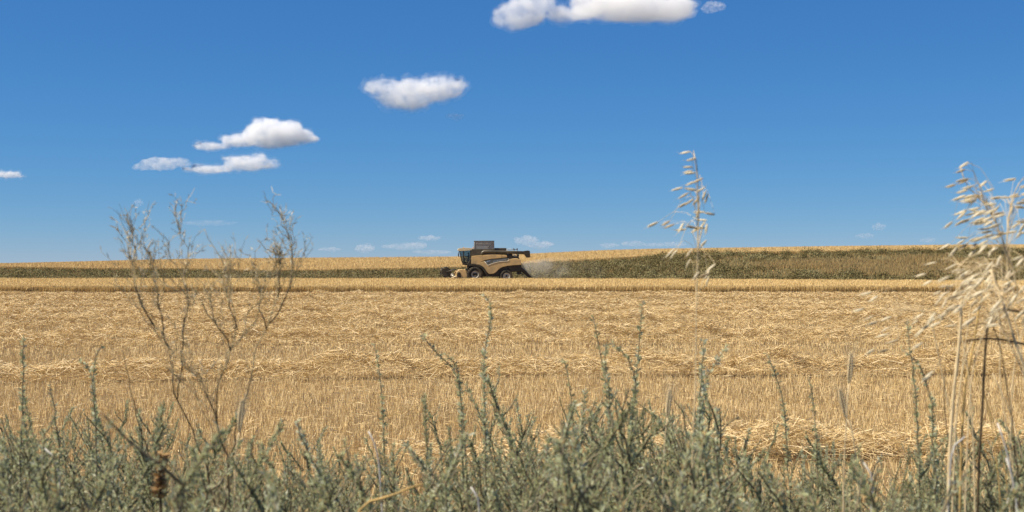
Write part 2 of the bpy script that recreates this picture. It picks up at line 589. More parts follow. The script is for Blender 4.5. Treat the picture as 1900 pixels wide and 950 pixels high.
def standing_wheat():
    parts, tints = [], []
    def put(X, Y, z0, L, w, lean, lo, hi):
        n = len(X)
        base = np.stack([X, Y, ground_z(X, Y) + z0], 1)
        parts.append(blades(base, leaning(n, lean), L, w, 0.8))
        tints.append(rng.uniform(lo, hi, n))
    y0 = 126.0
    # the cut front face, stalk beside stalk
    n = 60000
    X = rng.uniform(-56, 56, n); Y = y0 + rng.exponential(0.8, n) + 0.7 * np.sin(X * .31) * np.sin(X * .083 + 1) + 0.3 * np.sin(X * 1.3)
    put(X, Y, 0, rng.normal(WH - 0.08, 0.05, n), rng.uniform(0.015, 0.03, n), 0.08, 0.25, 0.9)
    # the ears on top
    n = 230000
    Y = y0 + 50 * rng.random(n); X = (rng.random(n) * 2 - 1) * 78
    k = (Y < wheat_end(X)) & (np.abs(X) < half(Y) + 6)
    X, Y = X[k], Y[k]; n = len(X)
    wave = 0.035 * np.sin(X * .35 + Y * .8) + 0.03 * np.sin(X * 1.1 - Y * 0.3)
    put(X, Y, WH - 0.33 + wave, rng.uniform(0.22, 0.36, n), rng.uniform(0.02, 0.04, n), 0.35, 0.35, 1.0)
    # the far edge along the combine's lane
    n = 20000
    X = rng.uniform(-75, 75, n); Y = wheat_end(X) - rng.exponential(0.6, n)
    put(X, Y, 0, rng.normal(WH - 0.08, 0.05, n), rng.uniform(0.02, 0.035, n), 0.08, 0.1, 0.8)
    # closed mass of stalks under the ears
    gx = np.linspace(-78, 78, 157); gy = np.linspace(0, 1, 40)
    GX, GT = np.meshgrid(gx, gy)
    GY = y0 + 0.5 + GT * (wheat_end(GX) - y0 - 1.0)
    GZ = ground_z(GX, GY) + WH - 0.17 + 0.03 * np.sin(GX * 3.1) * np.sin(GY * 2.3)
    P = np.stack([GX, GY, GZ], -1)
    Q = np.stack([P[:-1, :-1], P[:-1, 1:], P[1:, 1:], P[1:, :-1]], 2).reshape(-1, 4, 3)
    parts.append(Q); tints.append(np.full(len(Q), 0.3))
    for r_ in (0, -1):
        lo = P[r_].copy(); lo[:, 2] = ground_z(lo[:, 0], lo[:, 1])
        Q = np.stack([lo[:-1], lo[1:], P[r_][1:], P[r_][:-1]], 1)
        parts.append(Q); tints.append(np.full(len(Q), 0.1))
    return quad_mesh("standing_wheat", np.concatenate(parts), np.concatenate(tints))


tag(link("standing_wheat", standing_wheat(), M_wheat), "uncut strip of ripe wheat between stubble and combine", "wheat", kind="stuff")


def hill_wheat():
    parts, tints = [], []
    n = 260000
    Y = 232 + 200 * rng.random(n) ** 1.25
    X = (rng.random(n) * 2 - 1) * (0.40 * Y + 8)
    base = np.stack([X, Y, ground_z(X, Y) - 0.05], 1)
    parts.append(blades(base, leaning(n, 0.16), rng.uniform(0.35, 0.66, n), rng.uniform(0.03, 0.06, n), 0.85))
    tints.append(np.clip(0.25 + 0.75 * rng.random(n), 0, 1))
    n = 40000
    X = rng.uniform(-100, 100, n); Y = 231.5 + rng.exponential(0.7, n)
    base = np.stack([X, Y, ground_z(X, Y)], 1)
    parts.append(blades(base, leaning(n, 0.1), rng.normal(0.58, 0.06, n), rng.uniform(0.025, 0.05, n), 0.8))
    tints.append(rng.uniform(0.0, 0.6, n))
    return quad_mesh("hill_wheat", np.concatenate(parts), np.concatenate(tints))


tag(link("hill_wheat", hill_wheat(), M_wheat), "ripe wheat field rising over the hill behind the scrub", "wheat", kind="stuff")


# ---- scrub on the bank: bushes run together into one mass
def scrub():
    parts, tints = [], []
    nb = 7600
    X = (rng.random(nb) * 2 - 1) * 98
    yb = wheat_end(X) + 5
    Y = yb + (231.5 - yb) * rng.random(nb)
    t = (Y - yb) / (231.5 - yb)
    nz = np.array([noise.noise(Vector((x * 0.075, y * 0.11, 3.0))) + 0.5 * noise.noise(Vector((x * 0.25, y * 0.3, 8.0))) for x, y in zip(X, Y)])
    dry = (nz > -0.05) & (t > 0.3) & (t < 0.85) & (X > 30) | (nz > 0.38)
    dry |= ((X - 53) / 15) ** 2 + ((Y - 197) / 13) ** 2 + nz * 1.3 < 0.9      # the tan patch of dry grass on the right
    keep = np.abs(X) < 0.4 * Y + 8
    keep &= ~(dry & (rng.random(nb) < 0.85))
    X, Y, nz, dry = X[keep], Y[keep], nz[keep], dry[keep]
    rad = np.where(rng.random(len(X)) < 0.13, rng.uniform(1.1, 2.1, len(X)), rng.uniform(0.3, 0.9, len(X)))
    rad = np.where(dry, np.minimum(rad, 0.45), rad)
    zb_ = np.interp(X, *BANK)
    rad = np.minimum(rad, 0.55 + 0.75 * np.clip(zb_ - 2.0, 0, 3))       # the low bank on the left carries only small bushes
    hgt = rad * np.where(rad > 1.05, rng.uniform(0.55, 0.8, len(X)), rng.uniform(0.75, 1.25, len(X)))
    hue = rng.uniform(-0.2, 0.22, len(X)) + 0.25 * np.array([noise.noise(Vector((x * 0.2, y * 0.2, 21.0))) for x, y in zip(X, Y)])
    per = np.clip((85 * (rad / 0.65) ** 1.7).astype(int), 30, 600)
    XB = np.repeat(X, per); YB = np.repeat(Y, per); RB = np.repeat(rad, per); HB = np.repeat(hgt, per); CB = np.repeat(hue, per)
    n = len(XB)
    v = unit(rng.normal(size=(n, 3))); v[:, 2] = np.abs(v[:, 2])
    q = rng.uniform(0.45, 1.0, n) * (1 + 0.25 * np.sin(np.arctan2(v[:, 1], v[:, 0]) * 3 + XB))
    ox, oy, oz = v[:, 0] * q * RB, v[:, 1] * q * RB, v[:, 2] * q * HB
    base = np.stack([XB + ox, YB + oy, ground_z(XB + ox, YB + oy) + oz], 1)
    d = unit(v * 0.7 + rng.normal(0, 0.5, (n, 3)) + np.array([0, 0, 0.35]))
    vn = unit(v + rng.normal(0, 0.38, (n, 3)))
    d = unit(d - vn * np.sum(d * vn, axis=1, keepdims=True))
    Lq = rng.uniform(0.12, 0.27, n)[:, None]; sq = np.cross(d, vn) * rng.uniform(0.035, 0.08, n)[:, None]
    parts.append(np.stack([base, base + d * Lq * .5 + sq, base + d * Lq, base + d * Lq * .5 - sq], axis=1))
    tints.append(np.clip(0.40 + CB * 1.1 + rng.normal(0, 0.07, n), 0, 0.84))
    # the tall dry grass of the tan patch
    n = 42000
    a = rng.random(n) * 2 * np.pi; r = np.sqrt(rng.random(n)) * (1 + 0.25 * np.sin(a * 3) + 0.15 * np.sin(a * 7))
    X = 53 + 16 * r * np.cos(a); Y = 197 + 14 * r * np.sin(a)
    k = Y > wheat_end(X) + 8
    X, Y = X[k], Y[k]; n = len(X)
    base = np.stack([X, Y, ground_z(X, Y)], 1)
    parts.append(blades(base, leaning(n, 0.25), rng.uniform(0.35, 0.8, n), rng.uniform(0.03, 0.06, n), 0.3))
    tints.append(np.where(rng.random(n) < 0.7, rng.uniform(0.87, 0.97, n), rng.uniform(0.5, 0.85, n)))
    # dry grass between the bushes
    n = 130000
    X = (rng.random(n) * 2 - 1) * 98
    yb = wheat_end(X) + 6
    Y = yb + (231.5 - yb) * rng.random(n)
    base = np.stack([X, Y, ground_z(X, Y)], 1)
    parts.append(blades(base, leaning(n, 0.3), rng.uniform(0.2, 0.6, n), rng.uniform(0.03, 0.06, n), 0.3))
    tints.append(np.where(rng.random(n) < 0.6, rng.uniform(0.86, 1.0, n), rng.uniform(0.5, 0.85, n)))
    return quad_mesh("scrub", np.concatenate(parts), np.concatenate(tints))


tag(link("scrub", scrub(), M_scrub), "dense olive scrub covering the bank behind the combine", "scrub", kind="stuff")


# ------------------------------------------------------------------ clouds
def cloud_mat(size, opt, rag):
    m = bpy.data.materials.new("cloud vapour")
    m.use_nodes = True
    nt = m.node_tree
    nt.nodes.clear()
    out = nt.nodes.new("ShaderNodeOutputMaterial")
    pv = nt.nodes.new("ShaderNodeVolumePrincipled")
    pv.inputs["Color"].default_value = (0.985, 0.985, 0.985, 1)
    pv.inputs["Anisotropy"].default_value = 0.15
    tc = nt.nodes.new("ShaderNodeTexCoord")
    no = nt.nodes.new("ShaderNodeTexNoise")
    no.inputs["Scale"].default_value = 3.4 / size
    no.inputs["Detail"].default_value = 5
    no.inputs["Roughness"].default_value = 0.62
    nt.links.new(tc.outputs["Object"], no.inputs["Vector"])
    mr = nt.nodes.new("ShaderNodeMapRange")
    mr.interpolation_type = 'SMOOTHSTEP'
    mr.inputs["From Min"].default_value = 0.5 - 0.20 + rag
    mr.inputs["From Max"].default_value = 0.5 + 0.22 + rag
    mr.inputs["To Max"].default_value = opt / size
    nt.links.new(no.outputs["Fac"], mr.inputs["Value"])
    nt.links.new(mr.outputs[0], pv.inputs["Density"])
    nt.links.new(pv.outputs[0], out.inputs["Volume"])
    return m


def ico(center, rad, sub=3):
    bm = bmesh.new()
    bmesh.ops.create_icosphere(bm, subdivisions=sub, radius=1.0)
    vs = [(v.co.x * rad[0] + center[0], v.co.y * rad[1] + center[1], v.co.z * rad[2] + center[2]) for v in bm.verts]
    bm.verts.index_update()
    fs = [[v.index for v in f.verts] for f in bm.faces]
    bm.free()
    return vs, fs


def cloud(label, cx, cy, dist, blobs, opt=9.0, rag=0.0, group="small white clouds in the blue sky"):
    """blobs: (dx, dy, rx, ry) in photograph pixels about (cx, cy)"""
    k = dist / F
    pos = at(cx, cy, dist)
    size = max(b[2] for b in blobs) * k
    mb = MB()
    for dx, dy, rx, ry in blobs:
        vs, fs = ico((dx * k, random.uniform(-.2, .2) * rx * k, -dy * k), (rx * k, 0.5 * rx * k, ry * k))
        mb.add(vs, fs)
        for q in range(int(5 + rx / 12)):     # cauliflower lumps round the upper rim
            a = random.uniform(-0.3, math.pi + 0.3); g = random.uniform(0.25, 0.5); e = random.uniform(-0.8, 0.8)
            vs, fs = ico(((dx + rx * .8 * math.cos(a)) * k, e * rx * .6 * k, (-dy + ry * .72 * math.sin(a)) * k), (rx * g * .8 * k, rx * g * .8 * k, ry * g * k), 2)
            mb.add(vs, fs)
    ry = min(b[3] for b in blobs) * k
    seed = random.uniform(0, 99)

    def hull(fine, grow, amp, freq, H_, octv):
        tmp = mb.build("cloud_rough", None)
        rm = tmp.modifiers.new("r", 'REMESH'); rm.mode = 'VOXEL'; rm.voxel_size = max(ry / fine, size / 75.0)
        dg = bpy.context.evaluated_depsgraph_get(); dg.update()
        me = bpy.data.meshes.new_from_object(tmp.evaluated_get(dg))
        old = tmp.data
        bpy.data.objects.remove(tmp); bpy.data.meshes.remove(old)
        n = len(me.vertices)
        co = np.empty(n * 3, np.float32); me.vertices.foreach_get("co", co); co = co.reshape(-1, 3)
        nr = np.empty(n * 3, np.float32); me.vertex_normals.foreach_get("vector", nr); nr = nr.reshape(-1, 3)
        for i in range(n):
            p = co[i] / size * freq
            f = noise.fractal(Vector((float(p[0]) * .7 + seed, float(p[1]), float(p[2]) * 1.3)), H_, 2.1, octv)
            co[i] += nr[i] * (f * amp + grow) * ry
        me.vertices.foreach_set("co", co.ravel())
        me.materials.clear()
        return me

    big = opt > 3.5 and ry / k >= 8
    me = hull(10.0, -0.10 if big else 0.0, 0.42, 3.4, 0.75, 6)
    me.name = "cloud"
    o = link("cloud", me, cloud_mat(size, opt * (0.15 if big else 0.35), rag), None, pos)
    if big:
        for nm, grow, amp, sh in (("veil", 0.16, 0.62, 0.06), ("billow", -0.20, 0.30, 0.18), ("core", -0.34, 0.25, 0.24)):
            mv = hull(8.0, grow, amp, 3.0, 0.75, 6)
            mv.name = nm
            link(nm, mv, cloud_mat(size * .8, opt * sh, rag + (0.03 if nm == "veil" else -0.03)), o)
    return tag(o, label, "cloud", group)


cloud("widest white cloud, cut off by the top edge above the combine", 1100, 20, 7600,
      [(-140, 12, 50, 30), (-110, -14, 44, 26), (-45, 6, 52, 15), (75, -6, 105, 34), (20, -16, 50, 30), (135, -4, 55, 30)], 9, 0.0)
cloud("small torn cloud scrap just right of the widest cloud", 1325, 12, 7800, [(0, 0, 22, 11), (-10, 5, 14, 7)], 3.0, 0.05)
cloud("ragged oblong cloud alone between the domed and the widest cloud", 776, 173, 9500,
      [(-62, -6, 34, 26), (-20, 8, 60, 26), (30, -8, 60, 26), (66, -14, 26, 18)], 7, 0.02)
cloud("tiny wisp below the ragged oblong cloud", 845, 216, 9500, [(0, 0, 15, 7)], 2.2, 0.05)
cloud("domed cloud with a bright top and a tail to the left", 505, 254, 12500,
      [(5, -4, 62, 28), (-8, -16, 34, 22), (52, 2, 32, 16), (-60, 6, 38, 15), (-115, 18, 34, 9)], 9, 0.0)
cloud("small flat cloud left under the domed cloud's tail", 298, 304, 14000, [(0, 0, 40, 13), (-34, 6, 20, 7), (30, -2, 24, 10)], 6, 0.02)
cloud("low flat cloud directly beneath the domed cloud", 434, 306, 14000,
      [(25, -3, 50, 16), (40, -8, 26, 15), (-45, 8, 46, 10), (68, -2, 22, 10)], 6, 0.02)
cloud("cloud scrap at the left edge of the sky, mid height", 14, 324, 15000, [(0, 0, 26, 9)], 5, 0.02)
HORIZON = "faint clouds low over the horizon"
cloud("small puffy cloud low over the wheat, left of the combine", 677, 461, 34000, [(0, 0, 17, 8), (6, -4, 9, 6)], 3.15, 0.02, HORIZON)
cloud("upper thin cloud strip left above the combine's cab", 797, 442, 34000, [(0, 0, 22, 5)], 2.95, 0.02, HORIZON)
cloud("longest low cloud strip left of the combine", 752, 457, 36000, [(0, 0, 40, 7), (22, -4, 16, 5)], 2.57, 0.03, HORIZON)
cloud("lowest cloud streak touching the wheat beside the cab", 800, 468, 36000, [(0, 0, 36, 4)], 2.16, 0.03, HORIZON)
cloud("pale cloud right behind the combine's raised tank screen", 980, 449, 34000, [(-2, -2, 24, 9), (22, 6, 24, 7)], 2.76, 0.02, HORIZON)
cloud("faint small cloud above the wheat right of the unloading pipe", 1130, 456, 36000, [(0, 0, 18, 5)], 2.16, 0.03, HORIZON)
cloud("faint puff just left of the lone oat stalk's lower branches", 1176, 452, 36000, [(0, 0, 22, 6)], 2.16, 0.03, HORIZON)
cloud("faint thin streak behind the lone oat stalk", 1262, 413, 30000, [(0, 0, 44, 5)], 1.38, 0.04, HORIZON)
cloud("faint puff above the scrub, left of the oat clump", 1630, 421, 30000, [(0, 0, 13, 7)], 1.97, 0.03, HORIZON)
cloud("second faint puff beneath the one left of the oat clump", 1605, 438, 32000, [(0, 0, 16, 5)], 1.77, 0.03, HORIZON)
cloud("faint low puff at the wheat skyline between weeds and combine", 612, 463, 36000, [(0, 0, 22, 4)], 1.97, 0.03, HORIZON)
cloud("faint low puff under the streak behind the lone oat stalk", 1228, 453, 36000, [(-14, 1, 20, 4), (22, 0, 22, 5)], 2.37, 0.03, HORIZON)
cloud("tiny round puff above the left weed's topmost twigs", 257, 376, 26000, [(0, 0, 8, 7)], 1.58, 0.03, HORIZON)
cloud("faintest low puff just left of the oat clump", 1722, 446, 36000, [(0, 0, 14, 5)], 1.77, 0.03, HORIZON)
cloud("thin streak behind the tops of the dry branching weeds", 385, 414, 30000, [(0, 0, 50, 5)], 1.18, 0.04, HORIZON)

# ------------------------------------------------------------------ the combine harvester
M_yel = plain("yellow paint", (0.68, 0.45, 0.18), 0.38, 0.45, var=0.05, dust=0.55)
M_cream = plain("cream roof paint", (0.74, 0.60, 0.36), 0.4, 0.4, var=0.05, dust=0.35)
M_blk = plain("charcoal painted metal", (0.03, 0.026, 0.019), 0.5, 0.35, var=0.15, dust=0.14)
M_auger = plain("dark olive pipe paint", (0.055, 0.048, 0.030), 0.42, 0.45, var=0.15, dust=0.2)
M_rub = plain("tyre rubber", (0.028, 0.026, 0.022), 0.85, 0.2, var=0.2, dust=0.35)
M_rim = plain("pale wheel paint", (0.60, 0.56, 0.45), 0.5, 0.4, var=0.08, dust=0.3)
M_band = plain("dark grey decal", (0.10, 0.105, 0.095), 0.4, 0.4, var=0.1, dust=0.2)
M_mark = plain("pale blue lettering", (0.34, 0.40, 0.48), 0.5, 0.3, var=0.05)
M_trim = plain("white trim line", (0.72, 0.66, 0.52), 0.5, 0.3, var=0.05)
M_steel = plain("worn steel", (0.32, 0.29, 0.24), 0.45, 0.5, metal=0.6, var=0.2, dust=0.4)
M_screen = plain("galvanised tank screen", (0.27, 0.28, 0.28), 0.5, 0.4, metal=0.2, var=0.15, dust=0.3)
M_seat = plain("dark seat cloth", (0.03, 0.03, 0.032), 0.9, 0.1)
M_lamp = plain("lamp lens", (0.7, 0.68, 0.62), 0.15, 0.6)
M_amber = plain("amber beacon plastic", (0.55, 0.22, 0.03), 0.25, 0.5)


def glass_mat():
    m = bpy.data.materials.new("cab glass")
    m.use_nodes = True
    nt = m.node_tree
    nt.nodes.clear()
    out = nt.nodes.new("ShaderNodeOutputMaterial")
    tr = nt.nodes.new("ShaderNodeBsdfTransparent"); tr.inputs[0].default_value = (0.62, 0.66, 0.66, 1)
    gl = nt.nodes.new("ShaderNodeBsdfGlossy"); gl.inputs["Roughness"].default_value = 0.03
    fr = nt.nodes.new("ShaderNodeFresnel"); fr.inputs[0].default_value = 1.5
    mx = nt.nodes.new("ShaderNodeMixShader")
    nt.links.new(fr.outputs[0], mx.inputs[0]); nt.links.new(tr.outputs[0], mx.inputs[1]); nt.links.new(gl.outputs[0], mx.inputs[2])
    nt.links.new(mx.outputs[0], out.inputs[0])
    return m


M_glass = glass_mat()


def c(zx, zy):             # metres along the machine and above its wheels, read off the side view
    return ((zx - 715) / 118.75, (740 - zy) / 118.75)


def curve2(pts, n=5):
    """a smooth run through 2-D points"""
    P = [Vector(p) for p in pts]
    out = []
    for i in range(len(P) - 1):
        p0, p1, p2, p3 = P[max(i - 1, 0)], P[i], P[i + 1], P[min(i + 2, len(P) - 1)]
        for k in range(n):
            t = k / n
            q = 0.5 * ((2 * p1) + (p2 - p0) * t + (2 * p0 - 5 * p1 + 4 * p2 - p3) * t * t + (3 * p1 - p0 - 3 * p2 + p3) * t ** 3)
            out.append(tuple(q))
    out.append(tuple(P[-1]))
    return out


CX, CYd = -4.67, 177.4
CROT = R(3.5)
cz = float(ground_z(CX, CYd))
combine = empty("combine_harvester", (CX, CYd, cz), CROT)
tag(combine, "yellow combine harvester with dark unloading pipe, cutting the far wheat", "combine harvester")

# -- chassis and the dark underside
ch = MB()
ch.prism([c(600, 470), c(670, 360), c(1180, 320), c(1370, 380), c(1385, 480), c(1385, 575), c(1240, 590), c(1120, 640), c(1040, 655), c(850, 650), c(760, 600), c(640, 560)], -1.28, 1.28)
ch.box(-0.25, 0.25, -1.75, 1.75, 0.86, 1.16)
ch.box(3.75, 4.05, -1.55, 1.55, 0.68, 0.92)
ch.build("chassis", M_blk, combine, 0.05)

UPPER = [c(665, 352), c(740, 345)] + curve2([c(850, 337), c(960, 331), c(1080, 333), c(1170, 337), c(1186, 350), c(1186, 368)], 4) + \
        curve2([c(1120, 376), c(1020, 386), c(930, 397), c(860, 412), c(800, 436), c(755, 458), c(722, 468)], 4) + [c(664, 466)]
LOWER = curve2([c(726, 472), c(775, 452), c(850, 428)], 4) + [c(903, 489)] + curve2([c(950, 468), c(1030, 444), c(1110, 430), c(1198, 424)], 4)[1:] + \
        curve2([c(1222, 396), c(1290, 391), c(1345, 392), c(1372, 408), c(1388, 440), c(1391, 478)], 4) + \
        curve2([c(1300, 484), c(1200, 494), c(1120, 512), c(1070, 540), c(1030, 580), c(985, 608), c(920, 614)], 4) + \
        curve2([c(890, 585), c(862, 540), c(825, 503), c(780, 482), c(740, 474)], 4)[1:]
BANDP = [c(858, 423), c(930, 405), c(1030, 393), c(1130, 384), c(1190, 380), c(1206, 392), c(1206, 408), c(1196, 417), c(1110, 423), c(1030, 437), c(950, 460), c(905, 479)]
for sgn in (-1, 1):
    def side(prof, t0, t1, name, mat, bv):
        m_ = MB(); m_.prism(prof, sgn * t0, sgn * t1)
        return m_.build(name, mat, combine, bv, 3)
    up_ = side(UPPER, 1.25, 1.50, "upper_side_panel", M_yel, 0.09)
    lo_ = side(LOWER, 1.25, 1.56, "lower_side_panel", M_yel, 0.10)
    bd = side(BANDP, 1.25, 1.49, "decal_band", M_band, 0.02)
    random.seed(5)
    def mark(x0, x1, zy0, zy1, rise):
        (a, b), (d, e) = c(x0, zy0), c(x1, zy1)
        mk = MB()
        mk.prism([(a, e), (d, e + rise), (d, b + rise), (a, b)], sgn * 1.485, sgn * 1.497)
        mk.build("letter", M_mark, bd)
    for x0, x1, z0, z1 in ((888, 900, 424, 442), (902, 914, 422, 440), (918, 938, 415, 421), (918, 938, 430, 436)):
        mark(x0, x1, z0, z1, 0.02)
    x = 985
    while x < 1165:
        w_ = random.choice((8, 10, 13))
        mark(x, x + w_, 424 - (x - 985) * .15, 433 - (x - 985) * .15, 0.01)
        x += w_ + random.choice((3, 4, 9))
    tl = MB()
    edge = [c(856, 430), c(903, 489)] + curve2([c(903, 489), c(950, 468), c(1030, 444), c(1110, 430), c(1198, 424), c(1213, 408), c(1206, 388)], 4)[1:]
    tl.tube([(p[0], sgn * 1.56, p[1]) for p in edge], 0.028, 6)
    tl.build("trim_line", M_trim, lo_)
    sm_ = MB()
    sm_.box(*sorted((c(1108, 0)[0], c(1113, 0)[0])), *sorted((sgn * 1.499, sgn * 1.506)), c(0, 376)[1], c(0, 334)[1])
    sm_.build("panel_seam", M_blk, up_)
    fa = MB()
    arch = curve2([c(640, 480), c(700, 474), c(760, 480), c(820, 508), c(860, 550), c(892, 600), c(915, 640)], 5)
    for (x0, z0), (x1, z1) in zip(arch[:-1], arch[1:]):
        pass
    inner = [(p[0] - 0.16, p[1] - 0.16) for p in arch]
    fa.prism(arch + inner[::-1], sgn * 1.22, sgn * 1.75)
    fa.build("wheel_arch", M_blk, combine, 0.02)

# -- rounded tail hood
th = MB()
tp = curve2([c(1200, 395), c(1290, 388), c(1350, 392), c(1385, 420), c(1398, 470), c(1398, 530), c(1385, 578)], 4)
th.prism(tp + [c(1240, 585), c(1190, 500)], -1.40, 1.40)
th.build("tail_hood", M_blk, combine, 0.12, 3)
th = MB()
th.prism(curve2([c(1195, 402), c(1290, 386), c(1352, 390), c(1388, 420), c(1402, 476)], 4) + [c(1360, 478), c(1335, 425), c(1195, 425)], -1.42, 1.42)
th.build("tail_cover", M_yel, combine, 0.05, 3)

# -- grain tank, its raised screens, engine deck
gt = MB()
gt.prism([c(668, 248), c(815, 246), c(1008, 246), c(1008, 330), c(900, 334), c(665, 352)], -1.35, 1.35)
gt.box(0.9, 4.0, -1.30, 1.30, 3.30, 3.66)
gt.build("grain_tank", M_auger, combine, 0.05)
ex = MB()
x0, z0 = c(712, 246); x1, z1 = c(998, 128)
for y in (-1.15, 1.12):
    ex.box(x0, x1, y, y + 0.03, z0, z1)
ex.box(x0, x0 + 0.03, -1.115, 1.115, z0, z1 - 0.1)
ex.box(x1 - 0.03, x1, -1.115, 1.115, z0, z1 - 0.1)
tx = ex.build("tank_screen", M_screen, combine)
fr = MB()
for y in (-1.15, 1.15):
    fr.tube([(x0, y, z0), (x0, y, z1), (x1, y, z1), (x1, y, z0)], 0.035, 6)
    fr.tube([(x1 - .75, y * 1.02, z0 + .15), (x1 - .15, y * 1.02, z1 - .25)], 0.025, 6)
    fr.tube([(x0 + .1, y * 1.02, z0 + .65), (x1 - .1, y * 1.02, z0 + .65)], 0.012, 6)
for x in (x0, x1):
    fr.tube([(x, -1.15, z1), (x, 1.15, z1)], 0.035, 6)
fr.build("screen_frame", M_blk, tx)
for xx in (740, 808, 895, 980):
    a, b = c(xx, 162)
    MB().box(a - .045, a + .045, -1.175, -1.151, b - .03, b + .03).build("bolt_plate", M_trim, tx)
ed = MB()
ed.box(c(1010, 0)[0], c(1182, 0)[0], -1.0, 0.55, c(0, 268)[1], c(0, 231)[1])
ed.build("air_intake", M_auger, combine, 0.06)
en = MB()
a, b = c(1195, 378); d, e = c(1270, 318)
en.box(a, d, -1.1, 1.1, b - .1, e)
en.build("engine_housing", M_blk, combine, 0.05)
for k, (xa, xb, za, zb) in enumerate(((1262, 1290, 380, 342), (1296, 1318, 380, 330), (1322, 1334, 380, 345))):
    (a, b), (d, e) = c(xa, za), c(xb, zb)
    MB().box(a, d, -0.9 + .1 * k, 0.5, b - .05, e).build("engine_pipe", M_steel, combine, 0.03)
en = MB()
a, b = c(1350, 350)
en.tube([(a, -0.8, b - 0.4), (a, -0.8, b + 0.22)], 0.14, 12)
en.build("exhaust", M_blk, combine)
rl = MB()
ra = [c(1195, 247), c(1290, 250), c(1345, 254)]
for y in (-0.95, 0.95):
    rl.tube([(p[0], y, p[1]) for p in ra], 0.025, 6)
    for xx in (1200, 1298, 1345):
        a = c(xx, 0)[0]
        rl.tube([(a, y, 3.5), (a, y, c(0, 248)[1])], 0.025, 6)
for xx in (1298, 1345):
    a = c(xx, 0)[0]
    rl.tube([(a, -.95, c(0, 250)[1]), (a, .95, c(0, 250)[1])], 0.025, 6)
rl.build("handrail", M_steel, combine)
for xx in (1290, 1340):
    a, b = c(xx, 245)
    MB().box(a - .07, a + .07, -1.05, -.92, b - .12, b + .07).build("work_lamp", M_blk, combine, 0.02)

# -- unloading pipe folded back along the tank
au = MB()
pa = [c(822, 345), c(826, 300), c(850, 287), c(1000, 289), c(1250, 295), c(1450, 302)]
au.tube([(p[0], -1.28, p[1]) for p in pa], [0.22, 0.22, 0.205, 0.20, 0.20, 0.20], 16)
ag = au.build("unloading_pipe", M_auger, combine)
sp = MB()
sp.prism([c(1432, 276), c(1490, 268), c(1524, 274), c(1531, 372), c(1474, 374), c(1436, 318)], -1.50, -1.06)
sp.build("spout_boot", M_blk, ag, 0.04)
for xx in (1020, 1180, 1330):
    a, b = c(xx, 296)
    MB().tube([(a - .03, -1.28, b), (a + .03, -1.28, b)], 0.225, 16).build("pipe_clamp", M_blk, ag)
lw = MB()
(a, b), (d, e) = c(820, 338), c(1190, 308)
lw.box(a, d, -1.40, -1.24, b, e)
lw.build("pipe_cradle", M_blk, combine, 0.03)

# -- cab
cab = empty("cab", (0, 0, 0), 0, combine)
rf = MB()
rf.prism(curve2([c(466, 252), c(478, 238), c(540, 231), c(620, 231), c(690, 238), c(703, 250)], 4) + [c(700, 268), c(660, 266), c(560, 274), c(490, 276), c(468, 266)], -1.05, 1.05)
rf_o = rf.build("roof", M_cream, cab, 0.06, 3)
for y in (-0.8, -0.45, 0.45, 0.8):
    a, b = c(466, 261)
    MB().box(a - 0.035, a + 0.02, y - .13, y + .13, b - .05, b + .06).build("roof_lamp", M_lamp, cab, 0.01)
for (xx, y) in ((552, -0.6), (690, -0.8)):
    a, b = c(xx, 236)
    MB().tube([(a, y, b - 0.02), (a, y, b + 0.10), (a, y, b + 0.16)], [0.07, 0.06, 0.03], 10).build("beacon", M_amber, cab)
aT = MB(); a, b = c(542, 236)
aT.tube([(a, -0.75, b), (a, -0.75, b + .22)], 0.012, 5)
aT.build("antenna", M_blk, cab)
pf = MB()
for y in (-0.98, 0.98):
    pf.tube([(c(493, 278)[0], y, c(493, 278)[1]), (c(533, 448)[0], y, c(533, 448)[1])], 0.045, 6)
    pf.tube([(c(552, 274)[0], y, c(552, 274)[1]), (c(556, 440)[0], y, c(556, 440)[1])], 0.055, 6)
    pf.tube([(c(657, 266)[0], y, c(657, 266)[1]), (c(655, 462)[0], y, c(655, 462)[1])], 0.07, 6)
    pf.tube([(c(533, 448)[0], y, c(533, 448)[1]), (c(560, 468)[0], y, c(560, 468)[1]), (c(655, 466)[0], y, c(655, 466)[1])], 0.06, 6)
pf.prism([c(662, 268), c(690, 262), c(690, 465), c(655, 465)], -0.98, 0.98)
pf.prism([c(525, 430), c(545, 436), c(640, 440), c(655, 462), c(570, 478), c(535, 462)], -0.98, 0.98)
pf.build("cab_frame", M_blk, cab, 0.015)
for y in (-0.97, 0.97):
    g_ = MB()
    g_.prism([c(500, 276), c(654, 270), c(652, 440), c(536, 440)], y - 0.006, y + 0.006)
    g_.build("side_window", M_glass, cab)
g_ = MB()
(a, b), (d, e) = c(495, 278), c(530, 440)
g_.add([(a, -.93, b), (a, .93, b), (d, .93, e), (d, -.93, e), (a + .012, -.93, b), (a + .012, .93, b), (d + .012, .93, e), (d + .012, -.93, e)],
       [(0, 1, 2, 3), (7, 6, 5, 4), (0, 4, 5, 1), (1, 5, 6, 2), (2, 6, 7, 3), (3, 7, 4, 0)])
g_.build("windshield", M_glass, cab)
fl = MB(); (a, b), (d, e) = c(535, 470), c(660, 478)
fl.box(a, d, -.95, .95, e - .03, e + .07)
fl.build("cab_floor", M_blk, cab)
st = MB()
SX, SZ = -0.78, 2.86
st.box(SX - .24, SX + .26, -.26, .26, SZ - .10, SZ)
st.box(SX + .20, SX + .34, -.25, .25, SZ, SZ + .70)
st.box(SX - .12, SX + .12, -.12, .12, 2.27, SZ - .10)
st.build("seat", M_seat, cab, 0.04)
sw = MB()
sw.tube([(-1.42, 0, 2.30), (-1.28, 0, 2.98)], 0.05, 8)
